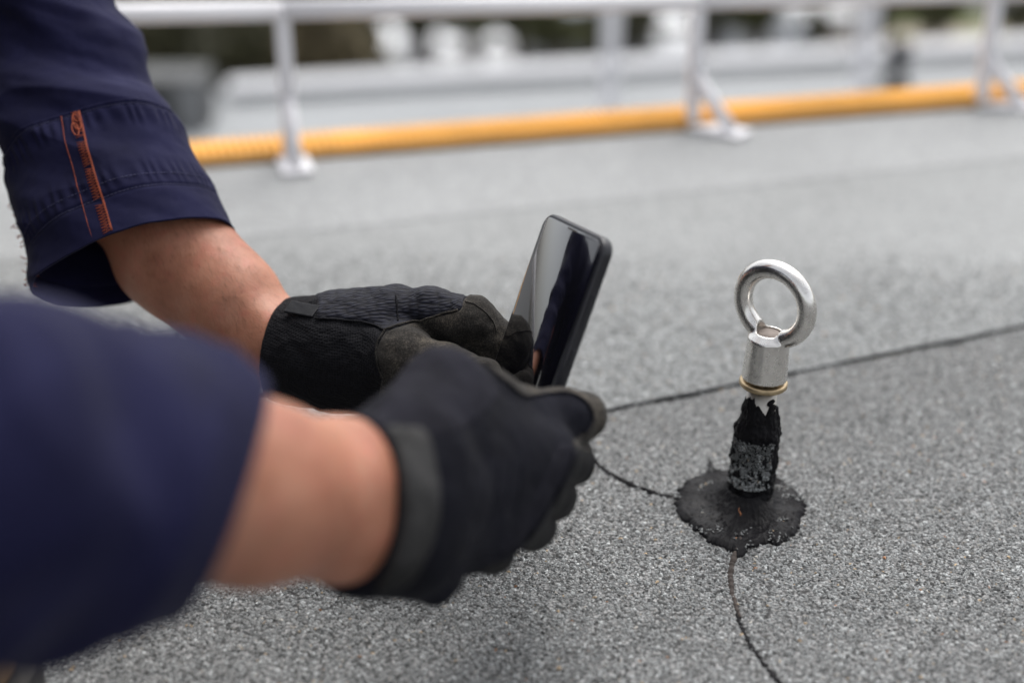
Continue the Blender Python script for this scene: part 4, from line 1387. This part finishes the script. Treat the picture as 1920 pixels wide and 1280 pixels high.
class Hollow:
    def bounds(self, pad): return SN.bounds(pad)
    def __call__(self, X):
        d = SN(X)
        cuts, SN.cuts = SN.cuts, []
        i = SN(X); SN.cuts = cuts
        s2 = (X - SN.cuts[0][0]) @ SN.cuts[0][1]
        return np.maximum(d, -np.maximum(i + 0.0058, -0.040 - s2))
blob('sleeve', Hollow(), 0.0032, MT['navy'], person, 1)['label'] = 'blurred navy sleeve of the near arm'

# ------------------------------------------------------------------ far sleeve with its turned cuff
FC = spline([P(20, -190, 1.022), P(66, -60, 1.018), P(114, 92, 1.008), P(177, 288, 0.985), P(257, 489, 0.958)], 240)
FA = np.interp(np.linspace(0, 1, 240), [0, 0.25, 0.5, 0.75, 1.0], [0.046, 0.0465, 0.0510, 0.0590, 0.0670])
FB = np.interp(np.linspace(0, 1, 240), [0, 0.5, 1.0], [0.050, 0.048, 0.046])
FT = np.gradient(FC, axis=0); FT /= np.linalg.norm(FT, axis=1)[:, None]
FD = -C_F - (FT @ -C_F)[:, None] * FT; FD /= np.linalg.norm(FD, axis=1)[:, None]
FW = np.cross(FD, FT); FW *= np.sign(FW[0] @ C_R)
def fs(u, t, off=0.0, fold=1.0):
    """surface of the far sleeve: u angle round (0 picture right, 90 deg towards the lens), t along it"""
    u = np.asarray(u, float); t = np.asarray(t, float)
    ti = np.clip(t, 0, 1) * 239
    it = np.minimum(ti.astype(int), 238); f = (ti - it)[..., None]
    g = lambda A: A[it] * (1 - f) + A[it + 1] * f
    c, T, D, W = g(FC), g(FT), g(FD), g(FW)
    a = np.interp(ti, np.arange(240), FA)[..., None]; b = np.interp(ti, np.arange(240), FB)[..., None]
    over = np.clip(t - 1, -9, 9)[..., None] * 0.21 * (np.clip(t, 1, 9) > 1)[..., None]
    cu, su = np.cos(u)[..., None], np.sin(u)[..., None]
    nrmv = cu * W * b + su * D * a; nrmv /= np.linalg.norm(nrmv, axis=-1)[..., None]
    slant = T * (0.0075 * cu + 0.006 * np.clip(-su, 0, 1)) * np.clip((t[..., None] - 0.3) / 0.5, 0, 1)
    p = c + a * cu * W + b * su * D + slant
    sh = p.shape
    pf = p.reshape(-1, 3)
    d1 = nrm(0.95 * C_R - 0.22 * C_U); d2 = nrm(0.22 * C_R + 0.95 * C_U)
    q = np.column_stack([pf @ d1 * 7.5, pf @ d2 * 25, pf @ C_F * 9])
    n1 = fbm(q, 3)
    ridge = 0.5 - np.abs(noise3(q * 0.95 + 31.0)) * 2.4
    d3 = nrm(0.72 * C_R + 0.69 * C_U)
    q2 = np.column_stack([pf @ d3 * 34, pf @ np.cross(d3, C_F) * 12, pf @ C_F * 10])
    n2 = noise3(q2 + 5.5)
    amp = np.interp(t.ravel(), [0, 0.45, 0.66, 0.78, 1.0], [1.0, 1.0, 0.75, 0.42, 0.38])
    fine = fbm(pf * 85, 2)
    disp = fold * (amp * (0.0110 * n1 + 0.0095 * ridge + 0.0050 * n2) + 0.00055 * fine)
    return p + nrmv * (off + disp.reshape(sh[:-1]))[..., None]
def grid_mesh(name, U, Tt, P3, mat, parent, wrap=True, thick=0.0011):
    n, m = P3.shape[:2]
    i, j = np.meshgrid(np.arange(n - 1), np.arange(m if wrap else m - 1), indexing='ij')
    k = (j + 1) % m
    F = np.stack([i * m + j, (i + 1) * m + j, (i + 1) * m + k, i * m + k], -1).reshape(-1, 4)
    me = mesh_np(name, P3.reshape(-1, 3), F)
    o = link(name, me, mat, parent)
    bm = bmesh.new(); bm.from_mesh(me); bmesh.ops.recalc_face_normals(bm, faces=bm.faces); bm.to_mesh(me); bm.free()
    md = o.modifiers.new('thick', 'SOLIDIFY'); md.thickness = thick; md.offset = -1
    return o
uu = np.linspace(0, 2 * PI, 260, endpoint=False)
T_CUFF, T_HEM = 0.725, 0.925
tt = np.linspace(0.0, 0.955, 230)
UU, TT = np.meshgrid(uu, tt)
far_sleeve = grid_mesh('sleeve', UU, TT, fs(UU, TT), MT['navy'], person)
far_sleeve['label'] = 'navy sleeve of the far arm with a turned up cuff and orange seam'
# cuff: second layer with puckered stitch lines
tt = np.concatenate([[T_CUFF - 0.001], np.linspace(T_CUFF, 1.0, 150)])
UU, TT = np.meshgrid(np.linspace(0, 2 * PI, 420, endpoint=False), tt)
ph = 3.0 * noise3(np.column_stack([np.cos(UU).ravel() * 4, np.sin(UU).ravel() * 4, TT.ravel() * 3])).reshape(UU.shape)
pk = np.sin(UU * 46 + 2 * ph)
puck = 0.00075 * pk * np.exp(-((TT - (T_CUFF + 0.028)) / 0.020) ** 2) + 0.0006 * np.sin(UU * 52 + 2 * ph + 1) * np.exp(-((TT - (T_HEM - 0.03)) / 0.022) ** 2)
puck -= 0.0009 * np.exp(-((TT - (T_CUFF + 0.008)) / 0.004) ** 2) + 0.0010 * np.exp(-((TT - T_HEM) / 0.004) ** 2)
off = 0.0022 + puck + 0.0016 * np.clip((TT - T_CUFF) / 0.3, 0, 1)
P3 = fs(UU, TT, 0.0)
P3b = fs(UU, TT, 1.0)
nv = (P3b - P3)
P3 = P3 + nv * off[..., None]
P3[0] = fs(UU[:1], TT[:1], -0.0006)[0]
cuff = grid_mesh('cuff', UU, TT, P3, MT['navy'], far_sleeve, True, 0.0016)
def surf_line(us, ts, lift): return fs(np.asarray(us), np.asarray(ts), lift)
D2R = PI / 180
ths = []
for t0, lf in ((T_CUFF + 0.008, 0.0018), (T_HEM, 0.0030), (T_HEM - 0.026, 0.0034)):
    # run of separate stitches
    for a in np.arange(-25, 205, 2.3):
        us = np.linspace(a, a + 1.6, 4) * D2R
        ths.append(tube_vf(surf_line(us, np.full(4, t0), lf), 0.00030, 5))
V, F = join_vf(ths)
st = link('stitching', mesh_np('stitching', V, F), MT['navy_thread'], cuff); st['kind'] = 'stuff'
# orange overlocked seam
ths = []
n = 46
tz = np.linspace(T_CUFF + 0.006, 0.995, n)
u_l, u_r = np.interp(tz, [T_CUFF, 1], [84, 92]), np.interp(tz, [T_CUFF, 1], [78.5, 86.5])
for i in range(n - 1):
    us = np.array([u_l[i], (u_l[i] + u_r[i]) / 2, u_r[i], (u_l[i + 1] + u_r[i]) / 2, u_l[i + 1]]) * D2R
    ts = np.linspace(tz[i], tz[i + 1], 5)
    if random.random() < 0.10: continue
    ths.append(tube_vf(surf_line(us, ts, 0.0038), 0.00024, 5))
for uo in (0.0, 0.6):
    ths.append(tube_vf(surf_line((u_r + uo) * D2R, tz, 0.0040), 0.00030, 5))
ths.append(tube_vf(surf_line((u_l + 6.5) * D2R, tz, 0.0034), 0.00024, 5))
lp = np.linspace(0, 2 * PI, 20)
for c_u, c_t, ru, rt_ in ((82.5, T_CUFF + 0.03, 2.2, 0.018), (84.5, T_CUFF + 0.045, 1.8, 0.016), (81.5, T_CUFF + 0.018, 2.0, 0.010)):
    ths.append(tube_vf(surf_line((c_u + ru * np.cos(lp)) * D2R, c_t + rt_ * np.sin(lp), 0.0046), 0.00042, 5))
V, F = join_vf(ths)
st = link('orange_stitching', mesh_np('orange_stitching', V, F), MT['orange_thread'], cuff); st['kind'] = 'stuff'
# frayed threads at the back seam
ths = []
r = np.random.default_rng(5)
for i in range(20):
    t0 = r.uniform(0.80, 0.99); u0 = r.uniform(168, 182) * D2R
    a = surf_line([u0], [t0], 0.0024)[0]
    d = nrm(-C_R * r.uniform(0.3, 1) - C_U * r.uniform(-0.3, 0.9) + r.normal(0, 0.3, 3)) * r.uniform(0.003, 0.007)
    ths.append(tube_vf(spline([a - d * 0.8, a + d * 0.5 + r.normal(0, 0.0007, 3), a + d], 6), 0.00036, 5))
V, F = join_vf(ths)
st = link('frayed_threads', mesh_np('frayed_threads', V, F), MT['orange_thread'], cuff); st['kind'] = 'stuff'

# ------------------------------------------------------------------ gloves
def glove_mesh(f, h, mat, label):
    V, Q = blob_vf(f, h)
    g = grad(f, V); g /= np.linalg.norm(g, axis=1)[:, None] + 1e-9
    o = link('glove', mesh_np('glove', V, Q), mat, person)
    o['label'] = label
    pxy, z = to_px(V)
    vd = CAM - V; vd /= np.linalg.norm(vd, axis=1)[:, None]
    facing = (g * vd).sum(1)
    def panel(name, poly, mat2, lift=0.0009, face=0.10):
        sd = poly_sd(pxy, spline(np.array(poly + poly[:1], float), 12 * len(poly))[:-1]) * z / FPX
        m_ = np.minimum(sd, (facing + face) * 0.02)
        Vp, Fp = panel_vf(V, Q, m_, g, lift)
        return link(name, mesh_np(name, Vp, Fp), mat2, o)
    def seam(px, rad=0.0006, lift=0.0006, mat2=None, z0=0.3, name='seam'):
        q = spline(np.array(px, float), 16 * len(px))
        X, gn = onto(f, q, z0, lift)
        if len(X) > 3: return tube(name, X, rad, mat2 or mat, o, 6)
    return o, panel, seam

# far (left) hand: palm towards the lens, index finger bent over the phone's edge
HF = Blob()
vax = nrm(P(700, 650, 0.9) - P(530, 655, 0.935))
w0 = P(527, 657, 0.937)
HF.chain([w0 - vax * 0.016, P(590, 660, 0.925), P(660, 660, 0.910), P(725, 655, 0.902)], [0.0330, 0.0315, 0.0310, 0.0300], 0.02)
HF.cone(P(640, 620, 0.915), P(742, 594, 0.902), 0.019, 0.0175, 0.015)                      # index metacarpal
HF.cone(P(640, 700, 0.915), P(740, 700, 0.905), 0.021, 0.019, 0.015)
HF.chain([P(742, 592, 0.900), P(806, 588, 0.892), P(884, 604, 0.878), P(926, 640, 0.884), P(950, 690, 0.893)], [0.0160, 0.0150, 0.0143, 0.0132, 0.0115], 0.006)
HF.chain([P(745, 640, 0.915), P(876, 640, 0.905), P(925, 690, 0.905), P(965, 720, 0.902)], [0.0160, 0.0148, 0.0125, 0.0110], 0.005)
HF.chain([P(742, 690, 0.922), P(868, 695, 0.915), P(920, 735, 0.912), P(960, 760, 0.905)], [0.0150, 0.0140, 0.0120, 0.0105], 0.005)
HF.chain([P(735, 730, 0.925), P(850, 745, 0.920), P(900, 780, 0.915), P(935, 800, 0.905)], [0.0135, 0.0125, 0.0110, 0.0095], 0.005)
HF.chain([P(690, 690, 0.897), P(750, 672, 0.872), P(835, 700, 0.858), P(905, 712, 0.842)], [0.0200, 0.0178, 0.0145, 0.0120], 0.010)   # thumb
wcut = w0
def disp_f(X):
    s = (X - wcut) @ vax
    r_ = 0.0011 * np.clip(1 - np.abs(s - 0.004) / 0.006, 0, 1) ** 0.5
    r_ = r_ + 0.0014 * fbm(X * 70, 3) + 0.0012 * fbm(X * np.array([38, 90, 150]), 2) * np.clip(s / 0.03, 0, 1)
    return r_
HF.disp = disp_f
HF.cut(w0, nrm(-0.986 * C_R + 0.16 * C_U + 0.227 * C_F))
gf, panel, seam = glove_mesh(HF, 0.0015, MT['knit'], 'black knit glove of the far hand with grey suede finger')
panel('rib_panel', [(596, 560), (597, 596), (640, 600), (688, 604), (721, 620), (770, 605), (820, 593), (862, 581), (868, 562), (866, 520), (590, 520)], MT['rib'], 0.0010, 0.5)
panel('suede_palm', [(722, 622), (770, 606), (822, 594), (862, 582), (872, 560), (900, 545), (965, 560), (985, 640), (985, 780), (735, 780), (716, 700), (706, 660)], MT['suede'], 0.0011, 0.35)
seam([(592, 598), (640, 601), (688, 606), (722, 621)], 0.0007, 0.0010)
seam([(722, 621), (770, 605), (820, 593), (860, 582)], 0.0007, 0.0016, MT['suede'])
seam([(722, 621), (709, 645), (708, 672), (716, 700), (728, 722)], 0.0006, 0.0013, MT['suede'])
seam([(742, 556), (745, 580), (747, 604)], 0.0006, 0.0012)
seam([(872, 568), (892, 574), (918, 598), (930, 622)], 0.0004, 0.0014, MT['suede'])
X, gn = onto(HF, np.array([[568, 583]]), 0.6, 0.0016)
if len(X):
    ax1 = nrm(P(600, 590, 0.918) - P(536, 578, 0.932)); nz = nrm(gn[0] - (gn[0] @ ax1) * ax1); ay = np.cross(nz, ax1)
    box('pull_tab', tuple(X[0]), (0.023, 0.010, 0.0018), MT['tab'], gf, Matrix((ax1, ay, nz)).transposed(), 0.0006)
box('cuff_loop', tuple(P(503, 741, 0.925)), (0.013, 0.004, 0.0024), MT['tab'], gf, None, 0.0006)

# near (right) hand: back towards the lens, thumb along the phone, fingers curled behind it
HN = Blob()
wn_ax = nrm(P(900, 920, 0.705) - P(700, 945, 0.642))
wn0 = P(652, 945, 0.630)
palmn = nrm(np.cross(wn_ax, P(1030, 850, 0.73) - P(920, 1020, 0.70)))
K = [(1026, 858, 0.737), (996, 914, 0.729), (958, 968, 0.717), (905, 1014, 0.703)]
for (kx, ky, kz), (ax_, ay_, az_), r0 in zip(K, [(755, 885, 0.655), (752, 925, 0.652), (748, 970, 0.650), (742, 1015, 0.650)], (0.0225, 0.0235, 0.0235, 0.0220)):
    HN.cone(P(ax_, ay_, az_), P(kx, ky, kz), r0, 0.0152, 0.012)
HN.cone(wn0 - wn_ax * 0.006 + C_U * 0.0105, P(775, 905, 0.660), 0.0300, 0.026, 0.015)
HN.cone(wn0 - wn_ax * 0.006 - C_U * 0.0115, P(760, 1010, 0.655), 0.0295, 0.025, 0.015)
HN.chain([P(K[0][0], K[0][1], K[0][2]), P(1068, 864, 0.777), P(1040, 872, 0.808), P(1005, 868, 0.825)], [0.0152, 0.0130, 0.0118, 0.0105], 0.0018)
HN.chain([P(K[1][0], K[1][1], K[1][2]), P(1036, 929, 0.769), P(1004, 928, 0.800), P(965, 920, 0.818)], [0.0150, 0.0128, 0.0118, 0.0105], 0.0018)
HN.chain([P(K[2][0], K[2][1], K[2][2]), P(998, 986, 0.756), P(960, 980, 0.786), P(925, 970, 0.800)], [0.0148, 0.0124, 0.0115, 0.0100], 0.0018)
HN.chain([P(K[3][0], K[3][1], K[3][2]), P(922, 1034, 0.735), P(892, 1026, 0.758), P(870, 1012, 0.770)], [0.0138, 0.0114, 0.0105, 0.0092], 0.0018)
HN.chain([P(765, 830, 0.662), P(828, 728, 0.694)], [0.0260, 0.0183], 0.015)
HN.cone(P(828, 728, 0.694), P(905, 755, 0.722), 0.0183, 0.0165, 0.008)
HN.chain([P(905, 755, 0.722), P(985, 786, 0.748), P(1050, 782, 0.764), P(1094, 779, 0.775)], [0.0165, 0.0146, 0.0142, 0.0124], 0.008)
HN.cone(P(850, 800, 0.69), P(1000, 848, 0.735), 0.021, 0.0150, 0.014)                      # web between thumb and index
HN.cone(P(775, 1072, 0.662), P(812, 1094, 0.668), 0.0120, 0.0098, 0.008)
HN.cone(P(812, 1094, 0.668), P(838, 1090, 0.672), 0.0098, 0.0075, 0.005)
def disp_n(X):
    s = (X - wn0) @ wn_ax
    r_ = 0.0012 * np.clip(1 - np.abs(s - 0.004) / 0.007, 0, 1) ** 0.5
    q = np.column_stack([s * 95, X @ C_U * 22, X @ C_F * 30])
    wr = fbm(q, 2) * np.exp(-((s - 0.045) / 0.02) ** 2)
    return r_ + 0.0013 * fbm(X * 55, 3) + 0.0012 * wr
HN.disp = disp_n
HN.cut(wn0, nrm(-wn_ax + 0.05 * C_U))
gn_, panel, seam = glove_mesh(HN, 0.0016, MT['glove'], 'black glove of the near hand with suede edged thumb')
panel('thumb_suede', [(872, 640), (893, 672), (925, 699), (955, 724), (985, 744), (1025, 740), (1062, 738), (1092, 750), (1108, 772), (1108, 792), (1092, 812), (1075, 828), (1100, 850), (1160, 830), (1160, 700), (960, 700), (900, 640)], MT['suede'], 0.0010, 0.6)
seam([(890, 671), (925, 699), (955, 724), (985, 744), (1025, 740), (1062, 738), (1092, 750), (1108, 772), (1107, 792), (1094, 810)], 0.0006, 0.0010)
MT['glove_pale'] = simple('glove_pale_cloth', (0.0125, 0.0123, 0.0175), 0.85, var=0.35, vscale=35, bmp=0.35, bscale=300, bdist=0.0012, spec=0.1)
panel('thumb_panel', [(690, 800), (755, 690), (800, 640), (860, 640), (905, 690), (935, 740), (890, 790), (840, 815), (780, 812), (735, 800)], MT['glove_pale'], 0.0007, 0.4)
panel('knuckle_band', [(1074, 836), (1064, 880), (1036, 930), (998, 990), (958, 1036), (936, 1032), (975, 975), (1012, 910), (1040, 850), (1052, 832)], MT['glove_pale'], 0.0008, 0.4)
for k_ in range(7):
    x_ = 850 + 22 * k_
    seam([(x_, 840 + 4 * k_), (x_ - 4, 890), (x_ - 10, 940), (x_ - 20, 985 - 4 * k_)], 0.00055, 0.0001, name='knit_ridge')
panel('wrist_strap', [(722, 800), (768, 800), (800, 812), (815, 860), (823, 920), (820, 980), (800, 1040), (770, 1085), (735, 1104), (705, 1106), (728, 1060), (748, 1000), (753, 940), (748, 880), (738, 830)], MT['strap'], 0.0024, 0.3)
panel('finger_leather', [(1082, 832), (1130, 840), (1130, 1075), (880, 1120), (905, 1066), (962, 1040), (1002, 990), (1040, 930), (1066, 880)], MT['leather'], 0.0006, 0.6)
seam([(1076, 850), (1062, 888), (1038, 934), (1000, 992), (962, 1038)], 0.0007, 0.0010)
seam([(956, 1042), (915, 1050), (875, 1062), (850, 1078)], 0.0007, 0.0009)
